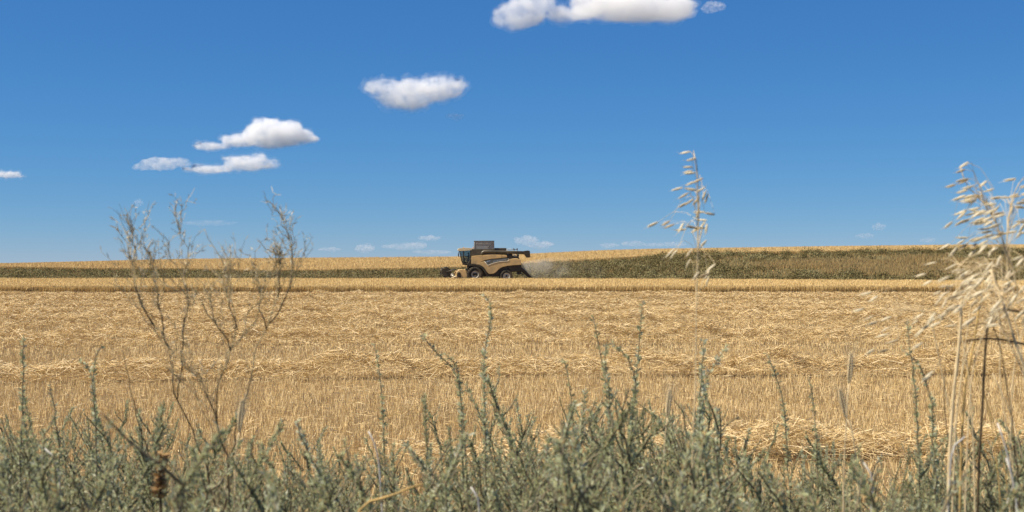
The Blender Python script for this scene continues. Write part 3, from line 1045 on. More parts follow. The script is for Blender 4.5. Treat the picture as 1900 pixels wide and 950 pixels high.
sw.lathe([(0.17, -.02), (0.20, 0), (0.17, .02), (0.15, 0), (0.17, -.02)], 20, Matrix.Translation((-1.26, 0, 3.02)) @ Matrix.Rotation(R(25), 4, 'Y') @ Matrix.Rotation(R(90), 4, 'X'))
sw.build("steering_column", M_blk, cab)
for y in (-1, 1):
    mi = MB()
    mi.tube([(-1.85, y * 1.0, 3.9), (-2.0, y * 1.35, 3.8), (-2.0, y * 1.35, 3.35)], 0.02, 6)
    mi.box(-2.04, -1.97, y * 1.35 - .12, y * 1.35 + .12, 3.2, 3.6)
    mi.build("mirror", M_blk, cab, 0.01)

# -- ladder and landing
ld = MB()
for y in (-1.55, -1.12):
    ld.tube([(c(600, 480)[0], y, c(600, 480)[1]), (c(612, 650)[0], y, c(612, 650)[1])], 0.035, 6)
for zy in (505, 535, 565, 595, 625, 648):
    a, b = c(606, zy)
    ld.box(a - .16, a + .16, -1.55, -1.12, b - .025, b + .025)
ld.build("ladder", M_blk, combine)
ld = MB()
(a, b), (d, e) = c(570, 488), c(680, 478)
ld.box(a, d, -1.65, -.95, b, e)
ld.tube([(c(600, 480)[0], -1.62, c(600, 480)[1]), (c(596, 400)[0], -1.62, c(596, 400)[1]), (c(650, 400)[0], -1.62, c(650, 400)[1]), (c(655, 480)[0], -1.62, c(655, 480)[1])], 0.022, 6)
ld.build("landing", M_blk, combine)

# -- wheels
def wheel(r, w, rr, x, y, sgn):
    o = empty("wheel", (x, y, r), 0, combine)
    ty = MB()
    hw = w / 2
    ty.lathe([(rr, -hw * .75), (rr + .05, -hw * .92), ((r + rr) / 2, -hw), (r - .10, -hw * .96), (r - .05, -hw * .8), (r - .045, 0), (r - .05, hw * .8), (r - .10, hw * .96), ((r + rr) / 2, hw), (rr + .05, hw * .92), (rr, hw * .75)], 48)
    nl = 22
    for k in range(nl):
        for s2 in (-1, 1):
            a = 2 * math.pi * (k + (0.5 if s2 > 0 else 0)) / nl
            M_ = Matrix.Rotation(a, 4, 'Y')
            ty.add([(r - .06, 0, -.035), (r, 0, -.03), (r, 0, .03), (r - .06, 0, .035),
                    (r - .10, s2 * hw * .98, .10), (r - .035, s2 * hw * .98, .11), (r - .035, s2 * hw * .98, .17), (r - .10, s2 * hw * .98, .18)],
                   [(0, 1, 2, 3), (7, 6, 5, 4), (0, 4, 5, 1), (1, 5, 6, 2), (2, 6, 7, 3), (3, 7, 4, 0)], False, M_)
    ty.build("tyre", M_rub, o)
    rm = MB()
    s_ = sgn
    rm.lathe([(rr + .005, s_ * hw * .80), (rr, s_ * hw * .86), (rr - .03, s_ * hw * .86), (rr - .06, s_ * hw * .72), (rr - .10, s_ * hw * .35), (rr * .62, s_ * hw * .28), (rr * .45, s_ * hw * .36), (rr * .42, s_ * hw * .55), (.001, s_ * hw * .56)], 40)
    rm.lathe([(rr, -s_ * hw * .8), (rr - .05, -s_ * hw * .7), (.001, -s_ * hw * .3)], 40)
    rmo = rm.build("rim", M_rim, o)
    hb = MB()
    for k in range(8):
        a = 2 * math.pi * k / 8
        hb.tube([(rr * .53 * math.cos(a), s_ * hw * .3, rr * .53 * math.sin(a)), (rr * .53 * math.cos(a), s_ * hw * .42, rr * .53 * math.sin(a))], .022, 6)
    hb.tube([(0, s_ * hw * .5, 0), (0, s_ * hw * .66, 0)], rr * .3, 16)
    hb.build("hub", M_blk, o)
    return o


for sgn in (-1, 1):
    wheel(1.0, 0.72, 0.46, 0.0, sgn * 1.52, sgn)
    wheel(0.79, 0.50, 0.42, 3.9, sgn * 1.42, sgn)

# -- header: trough, ends, dividers, reel; feeder house behind it
hd = empty("header", (0, 0, 0), 0, combine)
HW = 4.55
tr_ = MB()
tr_.prism([(-2.05, 1.50), (-2.12, 1.54), (-2.35, 0.62), (-3.35, 0.30), (-3.35, 0.24), (-2.25, 0.50), (-1.98, 1.46)], -HW, HW)
tr_.tube([(-2.1, -HW, 1.52), (-2.1, HW, 1.52)], 0.07, 8)
tr_.build("trough", M_yel, hd)
ag_ = MB()
ag_.tube([(-2.72, -HW + .05, 0.80), (-2.72, HW - .05, 0.80)], 0.20, 16)
for k in range(70):
    y = -HW + .15 + k * (2 * HW - .3) / 70
    hand = 1 if y < 0 else -1
    for j in range(1):
        ag_.lathe([(0.18, -.012), (0.31, -.004), (0.31, .004), (0.18, .012)], 14, Matrix.Translation((-2.72, y, .80)) @ Matrix.Rotation(R(18 * hand), 4, 'Z'))
ag_.build("header_auger", M_steel, hd)
kb = MB()
kb.box(-3.46, -3.33, -HW, HW, 0.22, 0.27)
for k in range(118):
    y = -HW + .05 + k * (2 * HW - .1) / 117
    kb.add([(-3.46, y - .02, .23), (-3.46, y + .02, .23), (-3.46, y + .02, .26), (-3.46, y - .02, .26), (-3.60, y, .245)], [(0, 1, 2, 3), (1, 0, 4), (2, 1, 4), (3, 2, 4), (0, 3, 4)])
kb.build("cutter_bar", M_steel, hd)
for sgn in (-1, 1):
    ep = MB()
    ep.prism(curve2([c(436, 660), c(428, 612), c(440, 578), c(470, 553), c(530, 546), c(566, 560), c(584, 612), c(592, 645)], 4) + [c(560, 664), c(500, 672)], sgn * HW, sgn * (HW + .16))
    ep.build("end_plate", M_yel, hd, 0.05, 3)
    dc = MB()  # added dark block, standing in for the shaded hollow of the end plate
    dc.prism(curve2([c(446, 655), c(442, 615), c(458, 590), c(484, 588), c(498, 612), c(496, 662)], 4), sgn * (HW + .14), sgn * (HW + .26))
    dc.build("hollow_shade", M_blk, hd, 0.03)
    dv = MB()
    for (xa, za), (xb, zb), ra in ((c(520, 628), c(322, 684), .11), (c(560, 655), c(360, 690), .08)):
        dv.tube([(xa, sgn * (HW + .05), za), ((xa + xb) / 2, sgn * (HW + .07), (za + zb) / 2 + .06), (xb, sgn * (HW + .07), zb)], [ra, ra * .8, .02], 10)
    dv.build("crop_divider", M_cream, hd)
    ar = MB()
    ar.tube([(-2.05, sgn * (HW - .1), 1.50), (-2.6, sgn * (HW - .1), 1.62), (-3.62, sgn * (HW - .1), 1.30)], 0.06, 8)
    ar.build("reel_arm", M_blk, hd)
rl = empty("reel", (-3.62, 0, 1.30), 0, combine)
RR = 0.66
bt, tn, en_ = MB(), MB(), MB()
bt.tube([(0, -HW + .2, 0), (0, HW - .2, 0)], 0.09, 10)
for k in range(6):
    a = 2 * math.pi * k / 6 + 0.35
    x, z = RR * math.cos(a), RR * math.sin(a)
    bt.tube([(x, -HW + .2, z), (x, HW - .2, z)], 0.04, 8)
    bt.box(x - .05, x + .07, -HW + .2, HW - .2, z - .05, z - .02)
    nt_ = 90
    for j in range(nt_):
        y = -HW + .25 + j * (2 * HW - .5) / (nt_ - 1)
        tn.tube([(x, y, z), (x + .06, y, z - .28)], 0.012, 4, False)
for y in (-HW + .2, -1.5, 1.5, HW - .2):
    for k in range(6):
        a = 2 * math.pi * k / 6 + 0.35; a2 = a + math.pi / 3
        en_.tube([(0, y, 0), (RR * math.cos(a), y, RR * math.sin(a))], 0.035, 6)
        en_.tube([(RR * math.cos(a), y, RR * math.sin(a)), (RR * math.cos(a2), y, RR * math.sin(a2))], 0.035, 6)
en_.prism([((RR * .86) * math.cos(2 * math.pi * k / 6 + .35), (RR * .86) * math.sin(2 * math.pi * k / 6 + .35)) for k in range(6)], -HW + .16, -HW + .19)
bt.build("reel_bats", M_blk, rl)
tn.build("reel_tines", M_blk, rl)
en_.build("reel_ends", M_blk, rl)
fh = MB()
fh.prism([(-2.1, 1.35), (-0.4, 1.95), (-0.2, 1.35), (-2.15, 0.55)], -.7, .7)
fh.build("feeder_house", M_yel, combine, 0.04)

# -- straw spreader under the tail
sd_ = MB()
sd_.prism([c(1375, 505), c(1402, 512), c(1470, 570), c(1566, 668), c(1525, 670), c(1440, 600), c(1385, 560)], -1.15, 1.15)
sd_.build("straw_chute", M_blk, combine, 0.03)
for y in (-.65, .65):
    sd_ = MB()
    a, b = c(1400, 610)
    sd_.lathe([(0.02, -.03), (0.42, -.02), (0.42, .02), (0.02, .05)], 20, Matrix.Translation((a, y, b)) @ Matrix.Rotation(R(90), 4, 'X') @ Matrix.Rotation(R(-15), 4, 'Z'))
    sd_.tube([(a, y, b), (a - .1, y, b + .5)], 0.06, 8)
    sd_.build("straw_spreader", M_blk, combine)
sd_ = MB()
(a, b), (d, e) = c(1345, 575), c(1400, 620)
sd_.box(a, d, -1.1, 1.1, e, b)
sd_.build("spreader_frame", M_blk, combine)

# -- driver
def skinned(name, joints, edges, mat, parent=None, sub=2):
    """joints: {key: (xyz, radius)}; a body grown over connected edges"""
    keys = list(joints)
    me = bpy.data.meshes.new(name)
    me.from_pydata([joints[k][0] for k in keys], [(keys.index(a), keys.index(b)) for a, b in edges], [])
    tmp = bpy.data.objects.new("rough_body", me); COL.objects.link(tmp)
    sk = tmp.modifiers.new("s", 'SKIN')
    sl = me.skin_vertices[0] if me.skin_vertices else me.attributes.new  # layer exists once the modifier is added
    if not me.skin_vertices:
        bm = bmesh.new(); bm.from_mesh(me); bm.verts.layers.skin.verify(); bm.to_mesh(me); bm.free()
    for i, k in enumerate(keys):
        r_ = joints[k][1]
        me.skin_vertices[0].data[i].radius = (r_, r_) if not hasattr(r_, '__len__') else r_
        me.skin_vertices[0].data[i].use_root = (i == 0)
    sb = tmp.modifiers.new("u", 'SUBSURF'); sb.levels = sub; sb.render_levels = sub
    dg = bpy.context.evaluated_depsgraph_get(); dg.update()
    m2 = bpy.data.meshes.new_from_object(tmp.evaluated_get(dg))
    bpy.data.objects.remove(tmp); bpy.data.meshes.remove(me)
    m2.name = name
    m2.materials.clear()
    m2.polygons.foreach_set("use_smooth", [True] * len(m2.polygons))
    return link(name, m2, mat, parent)


M_skin = plain("skin", (0.36, 0.21, 0.13), 0.6, 0.3)
M_shirt = plain("dark work shirt", (0.045, 0.045, 0.05), 0.9, 0.1)
M_hair = plain("dark hair", (0.02, 0.015, 0.01), 0.8, 0.2)
J = {"pelvis": ((0, 0, .10), .15), "waist": ((.02, 0, .28), .14), "chest": ((.0, 0, .48), .165), "neck": ((-.02, 0, .64), .055), "head": ((-.05, 0, .73), .085), "crown": ((-.05, 0, .83), .075)}
E = [("pelvis", "waist"), ("waist", "chest"), ("chest", "neck"), ("neck", "head"), ("head", "crown")]
for s_, n_ in ((-1, "l"), (1, "r")):
    J.update({"sh" + n_: ((0, s_ * .20, .56), .07), "el" + n_: ((-.16, s_ * .27, .34), .048), "wr" + n_: ((-.36, s_ * .16, .36), .033), "ha" + n_: ((-.43, s_ * .14, .38), .038),
              "hi" + n_: ((-.05, s_ * .11, .08), .085), "kn" + n_: ((-.44, s_ * .14, .12), .062), "an" + n_: ((-.50, s_ * .14, -.30), .042), "to" + n_: ((-.64, s_ * .14, -.36), .038)})
    E += [("chest", "sh" + n_), ("sh" + n_, "el" + n_), ("el" + n_, "wr" + n_), ("wr" + n_, "ha" + n_), ("pelvis", "hi" + n_), ("hi" + n_, "kn" + n_), ("kn" + n_, "an" + n_), ("an" + n_, "to" + n_)]
Mc = combine.matrix_basis
per = empty("person", Mc @ Vector((SX + .05, 0, SZ - .03)), CROT)
tag(per, "driver in a dark shirt sitting at the wheel inside the combine's cab", "person")
body = skinned("body", J, E, [M_shirt, M_skin], per)
for p in body.data.polygons:
    z, x, y = p.center.z, p.center.x, abs(p.center.y)
    p.material_index = 1 if (z > .62 or (x < -.33 and z > .28)) else 0
hr = MB()
vs, fs = ico((-.035, 0, .80), (.105, .095, .10), 3)
keepf = [f for f in fs if sum(vs[i][2] for i in f) / 3 > .79 or sum(vs[i][0] for i in f) / 3 > .0]
hr.add(vs, keepf, True)
hr.build("hair", M_hair, per)

# -- dust blowing off behind the spreader
dm = bpy.data.materials.new("chaff dust")
dm.use_nodes = True
dn = dm.node_tree
dn.nodes.clear()
do = dn.nodes.new("ShaderNodeOutputMaterial")
dv_ = dn.nodes.new("ShaderNodeVolumePrincipled")
dv_.inputs["Color"].default_value = (0.92, 0.86, 0.75, 1)
dt = dn.nodes.new("ShaderNodeTexCoord")
dno = dn.nodes.new("ShaderNodeTexNoise")
dno.inputs["Scale"].default_value = 0.55
dno.inputs["Detail"].default_value = 4
dn.links.new(dt.outputs["Object"], dno.inputs["Vector"])
dmr = dn.nodes.new("ShaderNodeMapRange")
dmr.inputs["From Min"].default_value = 0.35
dmr.inputs["From Max"].default_value = 0.75
dmr.inputs["To Max"].default_value = 0.45
dn.links.new(dno.outputs["Fac"], dmr.inputs["Value"])
dsx = dn.nodes.new("ShaderNodeSeparateXYZ")
dn.links.new(dt.outputs["Object"], dsx.inputs[0])
dfa = dn.nodes.new("ShaderNodeMapRange")      # thins out with the distance from the spreader
dfa.inputs["From Min"].default_value = 6.0
dfa.inputs["From Max"].default_value = 12.5
dfa.inputs["To Min"].default_value = 1.0
dfa.inputs["To Max"].default_value = 0.05
dn.links.new(dsx.outputs[0], dfa.inputs["Value"])
dmu = dn.nodes.new("ShaderNodeMath"); dmu.operation = 'MULTIPLY'
dn.links.new(dmr.outputs[0], dmu.inputs[0]); dn.links.new(dfa.outputs[0], dmu.inputs[1])
dn.links.new(dmu.outputs[0], dv_.inputs["Density"])
dn.links.new(dv_.outputs[0], do.inputs["Volume"])
rings = []
mbd = MB()
nr_ = 14
pts, rad = [], []
for k in range(nr_):
    t = k / (nr_ - 1)
    pts.append((5.9 + 11.0 * t, 0.2 + 2.6 * t, 1.3 + 0.3 * math.sin(t * 3)))
    rad.append((0.6 + 1.0 * math.sin(math.pi * (0.12 + 0.8 * t)) ** 0.8) * (1 if k < nr_ - 1 else 0.3))
mbd.tube(pts, rad, 18)
dd = mbd.build("dust", dm)
dd.location = (CX, CYd, cz); dd.rotation_euler = (0, 0, CROT)
for v in dd.data.vertices:
    f = noise.noise(v.co * 0.6) * 0.3
    v.co.z = max(v.co.z + f, 0.12); v.co.y += f
tag(dd, "pale dust drifting off behind the combine", "dust", kind="stuff")


# @@PLANTS
# ------------------------------------------------------------------ plants on the bank in front of the camera
def bend(p0, p1, n=6, sag=0.0, wob=0.01):
    """a slightly crooked run of points from p0 to p1"""
    p0, p1 = Vector(p0), Vector(p1)
    out = []
    for i in range(n + 1):
        t = i / n
        p = p0.lerp(p1, t)
        p.z += sag * math.sin(math.pi * t)
        if 0 < i < n:
            p += Vector((random.gauss(0, wob), random.gauss(0, wob), random.gauss(0, wob)))
        out.append(p)
    return out


def run(pts, step=0.02):
    """a smooth curve through points, resampled at even steps"""
    P = [Vector(p) for p in pts]
    out = []
    for i in range(len(P) - 1):
        p0, p1, p2, p3 = P[max(i - 1, 0)], P[i], P[i + 1], P[min(i + 2, len(P) - 1)]
        L1, L0, L2 = (p2 - p1).length, (p1 - p0).length, (p3 - p2).length
        m1 = ((p2 - p0) * (L1 / (L0 + L1 + 1e-9))) if i > 0 else (p2 - p1)
        m2 = ((p3 - p1) * (L1 / (L1 + L2 + 1e-9))) if i < len(P) - 2 else (p2 - p1)
        for q in range(12):
            t = q / 12
            out.append((2 * t ** 3 - 3 * t * t + 1) * p1 + (t ** 3 - 2 * t * t + t) * m1 + (-2 * t ** 3 + 3 * t * t) * p2 + (t ** 3 - t * t) * m2)
    out.append(P[-1])
    d = [0.0]
    for a, b in zip(out[:-1], out[1:]): d.append(d[-1] + (b - a).length)
    n = max(4, int(d[-1] / step))
    res, j = [], 0
    for k in range(n + 1):
        s_ = d[-1] * k / n
        while j < len(d) - 2 and d[j + 1] < s_: j += 1
        t = (s_ - d[j]) / max(1e-9, d[j + 1] - d[j])
        res.append(out[j].lerp(out[j + 1], t))
    return res


def rooted(pts_from_ground_up, Y):
    """the photograph's run of points, carried on down to the soil in the direction it has there"""
    P = [at(x, y, Y) for x, y in pts_from_ground_up]
    p, q = P[0], P[1]
    sl = (p.x - q.x) / max(0.02, q.z - p.z)
    sl = max(-0.35, min(0.35, sl)) * 0.5
    gz = float(ground_z(p.x, Y))
    x = p.x + sl * max(0.0, p.z - gz)
    gz = float(ground_z(x, Y))
    r = Vector((x, Y, gz))
    out = [Vector((0, 0, -.02))]
    if p.z - gz > 0.05: out += [q_ - r for q_ in P]
    else: out += [q_ - r for q_ in P[1:]]
    return r, out


def along(P, t):
    """point and direction at 0..1 along a run of points"""
    f = t * (len(P) - 1)
    i = min(int(f), len(P) - 2)
    d = (P[i + 1] - P[i])
    return P[i].lerp(P[i + 1], f - i), d.normalized()


def leafy(P, n, t0, t1, L0, L1, w, spread_=0.8, up=0.5, tint0=0.35, tint1=0.9):
    """n small leaves round a stem"""
    bs, ds = [], []
    for k in range(n):
        t = random.uniform(t0, t1)
        p, d = along(P, t)
        v = Vector((random.gauss(0, 1), random.gauss(0, 1), random.gauss(0, 1)))
        v = (v - d * v.dot(d)).normalized() * spread_ + d * up
        v.z += 0.12
        bs.append(p); ds.append(v.normalized())
    bs, ds = np.array(bs), np.array(ds)
    L = rng.uniform(L0, L1, n)
    return kites(bs, ds, L, L * w), rng.uniform(tint0, tint1, n)


def sage_meshes(nstem, hgt, width, seed, dense=1.0, spire=False):
    """stems and leaves of one grey-green bush, standing at the origin"""
    random.seed(seed)
    st = MB(); qs, ts = [], []
    for k in range(nstem):
        az = random.uniform(0, 2 * math.pi)
        r0 = random.uniform(0, 0.10)
        h = hgt * (random.uniform(0.5, 0.92) if random.random() < 0.75 else random.uniform(0.93, 1.12))
        rr_ = width * (random.random() ** 0.6)
        p0 = Vector((r0 * math.cos(az), r0 * math.sin(az), -0.03))
        p1 = Vector((rr_ * math.cos(az), rr_ * math.sin(az), h))
        P = bend(p0, p1, 8, 0.06 * rr_ / max(width, .01), 0.012)
        tipb = Vector((random.gauss(0, .04), random.gauss(0, .04), 0))
        P[-1] += tipb; P[-2] += tipb * .4
        st.tube(P, [0.0045 - 0.0004 * i for i in range(len(P))], 5)
        ht = random.uniform(-.12, .12)
        n = int(640 * dense * h)
        q, t = leafy(P, n, 0.10, 1.0, 0.006, 0.017, 0.23, 0.9, 0.7); qs.append(q); ts.append(t + ht)
        q, t = leafy(P, int(n * .5), 0.6, 1.0, 0.005, 0.011, 0.42, 0.8, 0.7); qs.append(q); ts.append(t + ht)
        for j in range(int((6 if spire else 17) * dense)):
            tt = random.uniform(0.22, 0.92)
            p, d = along(P, tt)
            a2 = random.uniform(0, 2 * math.pi)
            l2 = random.uniform(0.06, 0.24) * (1.15 - tt * .7)
            v = Vector((math.cos(a2), math.sin(a2), random.uniform(0.7, 2.2))).normalized()
            P2 = bend(p, p + v * l2, 3, 0.0, 0.005)
            st.tube(P2, [0.002, 0.0018, 0.0014, 0.001], 4)
            q, t = leafy(P2, int(56 * dense * l2 / .12), 0.1, 1.0, 0.004, 0.012, 0.25, 0.9, 0.7); qs.append(q); ts.append(t + ht)
    Q, T = np.concatenate(qs), np.clip(np.concatenate(ts), 0.05, 0.93)
    # a few leaves have already turned straw-coloured
    dead = rng.random(len(T)) < 0.08
    T[dead] = 1.0
    return st, quad_mesh("foliage", Q, T)


def sage(name, seed, nstem, hgt, width, dense=1.0, spire=False):
    st, fm = sage_meshes(nstem, hgt, width, seed, dense, spire)
    root = empty(name)
    st.build("stems", M_stem, root)
    link("foliage", fm, M_sage, root)
    return root


def dup(root, loc, rz, scale=1.0):
    r = root.copy(); COL.objects.link(r)
    r.location = loc; r.rotation_euler = (0, 0, rz); r.scale = (scale, scale, scale)
    for ch_ in list(root.children):
        d_ = ch_.copy(); COL.objects.link(d_); d_.parent = r
    return r


protos = [sage("sage_bush", 100 + k, random.Random(k).randint(15, 22), 0.78 + 0.05 * (k % 3), 0.24 + 0.04 * (k % 4), 1.0) for k in range(7)]
used = [False] * len(protos)
BUSH_LABEL = "grey-green sage bush in the thick leafy band along the near edge"
# how high the top of the leafy band stands across the picture
BANDX = [-100, 0, 120, 250, 330, 420, 520, 640, 760, 900, 1050, 1130, 1190, 1300, 1450, 1550, 1700, 1800, 2000]
BANDY = [775, 775, 765, 745, 800, 800, 800, 800, 790, 755, 760, 715, 715, 800, 800, 820, 800, 790, 790]
prnd = random.Random(42)
spots = []
tries = 0
while len(spots) < 150 and tries < 6000:
    tries += 1
    Y = 1.75 + 3.7 * prnd.random() ** 0.9
    X = prnd.uniform(-1, 1) * (0.375 * Y + 0.22)
    if all((X - a) ** 2 + (Y - b) ** 2 > 0.145 ** 2 for a, b in spots):
        spots.append((X, Y))
for _ in range(26):                                     # the band goes on a little way beyond both sides of the view
    Y = prnd.uniform(2.2, 4.6)
    spots.append((prnd.choice((-1, 1)) * (0.375 * Y + prnd.uniform(0.35, 1.5)), Y))
for i, (X, Y) in enumerate(spots):
    px = X / Y * F + 950
    gz = float(ground_z(X, Y))
    py = np.interp(px, BANDX, BANDY) + prnd.uniform(-25, 85)
    topz = H + (HZ - py) / F * Y
    k = prnd.randrange(len(protos))
    h0 = 0.78 + 0.05 * (k % 3)
    sc_ = max(0.35, min(1.5, (topz - gz) / (h0 + .08)))
    if not used[k]:
        o = protos[k]; used[k] = True
        o.location = (X, Y, gz); o.rotation_euler = (0, 0, prnd.uniform(0, 6.28)); o.scale = (sc_,) * 3
    else:
        o = dup(protos[k], (X, Y, gz), prnd.uniform(0, 6.28), sc_)
    tag(o, BUSH_LABEL, "sage bush", "sage bushes along the near edge")
for k, u in enumerate(used):
    if not u:
        protos[k].location = (-1.0, 2.6 + k * .2, float(ground_z(-1.0, 2.6 + k * .2)))
        tag(protos[k], BUSH_LABEL, "sage bush", "sage bushes along the near edge")


# ---- taller single shoots standing out of the band: points are read from the photograph and set at the shoot's own depth
def shoot(label, pts, Y, thick=1.0, tint=0.0, forks=6, seed=0, leaf=1.0):
    random.seed(900 + seed)
    r, P = rooted(pts[::-1], Y)
    root = empty("sage_shoot", r)
    PP = run(P, 0.025)
    for p in PP[1:-1]: p.y += random.gauss(0, .005)
    st = MB()
    st.tube(PP, [0.0036 - 0.0026 * i / len(PP) for i in range(len(PP))], 6)
    Ltot = sum((PP[i + 1] - PP[i]).length for i in range(len(PP) - 1))
    qs, ts = [], []
    n = int(420 * Ltot * thick)
    q, t = leafy(PP, n, 0.2, 0.9, 0.007 * leaf, 0.016 * leaf, 0.32, 0.9, 0.55); qs.append(q); ts.append(t)
    q, t = leafy(PP, n, 0.45, 1.0, 0.006 * leaf, 0.012 * leaf, 0.42, 0.9, 0.45); qs.append(q); ts.append(t)
    for j in range(forks):
        tt = random.uniform(0.25, 0.72)
        p, d = along(PP, tt)
        a2 = random.uniform(0, 6.28)
        l2 = random.uniform(0.08, 0.2) * (1.2 - tt * .9)
        v = (Vector((math.cos(a2), math.sin(a2) * .7, 1.6))).normalized()
        P2 = bend(p, p + v * l2, 4, 0, .004)
        st.tube(P2, [0.002, 0.0018, 0.0015, 0.0012, 0.0008], 4)
        q, t = leafy(P2, int(46 * l2 / .12), 0.1, 1.0, 0.007 * leaf, 0.016 * leaf, 0.32, 0.85, 0.6); qs.append(q); ts.append(t)
    st.build("stem", M_stem, root)
    link("foliage", quad_mesh("foliage", np.concatenate(qs), np.clip(np.concatenate(ts) + tint, 0.05, 0.93)), M_sage, root)
    return tag(root, label, "sage shoot", "single sage shoots above the leafy band")


SH = [
 ("tallest sage shoot, hooked at its tip, standing up below the combine", [(897, 545), (909, 560), (912, 590), (903, 630), (898, 670), (898, 720), (900, 790)], 2.9, 1.0, 0.1),
 ("dark thin sage shoot at the left end of the branching pair right of centre", [(1100, 588), (1106, 615), (1112, 650), (1122, 700), (1128, 770)], 3.0, 0.6, -0.15),
 ("thick upright sage shoot in the middle of the pair right of centre", [(1124, 640), (1122, 670), (1126, 700), (1130, 740), (1132, 790)], 2.9, 1.5, 0.05),
 ("sage shoot arching over to the left of the thin leaning one", [(1135, 636), (1155, 652), (1172, 680), (1180, 720), (1172, 790)], 2.9, 1.0, 0.0),
 ("upright thin sage shoot just left of the lone oat stalk", [(1192, 560), (1188, 600), (1185, 650), (1180, 700), (1172, 780)], 3.1, 0.55, 0.0),
 ("pale sage shoot leaning right beside the lone oat stalk", [(1350, 640), (1330, 668), (1312, 700), (1303, 740), (1300, 800)], 2.8, 1.0, 0.15),
 ("pale upright sage shoot touching the lone oat stalk", [(1306, 632), (1304, 670), (1300, 710), (1298, 780)], 2.7, 1.1, 0.15),
 ("thin sage shoot leaning left beneath the straw windrow's gap", [(1421, 655), (1436, 690), (1450, 730), (1458, 800)], 3.0, 0.6, 0.0),
 ("sage shoot bent to the left, before the tallest one", [(783, 618), (800, 645), (824, 668), (845, 690), (855, 740), (862, 810)], 3.0, 0.6, 0.0),
 ("sage shoot with a drooping left tip in front of the windrow gap", [(806, 660), (822, 655), (842, 672), (852, 705), (856, 760), (858, 820)], 3.1, 0.7, 0.0),
 ("thin dark sage shoot midway between tallest shoot and oat stalk", [(1047, 668), (1054, 700), (1060, 740), (1064, 800)], 3.0, 0.6, -0.15),
 ("slim grey sage shoot at the far left beside the picture's edge", [(44, 620), (44, 670), (42, 720), (40, 790)], 3.0, 0.6, 0.0),
 ("sage shoot with a nodding tip, left of the dry branching weeds", [(146, 668), (170, 690), (174, 730), (178, 800)], 2.9, 0.8, 0.1),
 ("upright sage shoot standing left of the dark dry stalk", [(190, 640), (176, 668), (175, 710), (178, 800)], 3.2, 0.5, 0.0),
 ("slim sage shoot leaning right under the dry branching weeds", [(92, 712), (98, 745), (104, 790), (108, 840)], 2.8, 0.6, 0.0),
 ("curved pale sage shoot right of the dry branching weeds", [(552, 780), (556, 810), (580, 850), (605, 910)], 2.4, 1.4, 0.2),
 ("thin sage shoot before the stubble, left of the bent pair", [(695, 640), (702, 680), (708, 730), (712, 800)], 3.1, 0.45, 0.0),
 ("sage shoot below the oat clump's left spikelets", [(1683, 590), (1686, 640), (1694, 690), (1700, 760)], 3.0, 0.55, 0.0),
 ("sage shoot leaning left toward the oat clump's straw stems", [(1672, 648), (1700, 670), (1722, 720), (1730, 800)], 2.8, 0.8, 0.05),
 ("dark sage shoot between self-sown wheat and oat clump", [(1500, 700), (1508, 740), (1512, 780), (1515, 840)], 2.9, 0.7, -0.1),
]
for i, (lb, pts, Y, th_, ti) in enumerate(SH):
    shoot(lb, pts, Y, th_ * 0.8, ti, forks=int(5 * th_) + 2, seed=i)


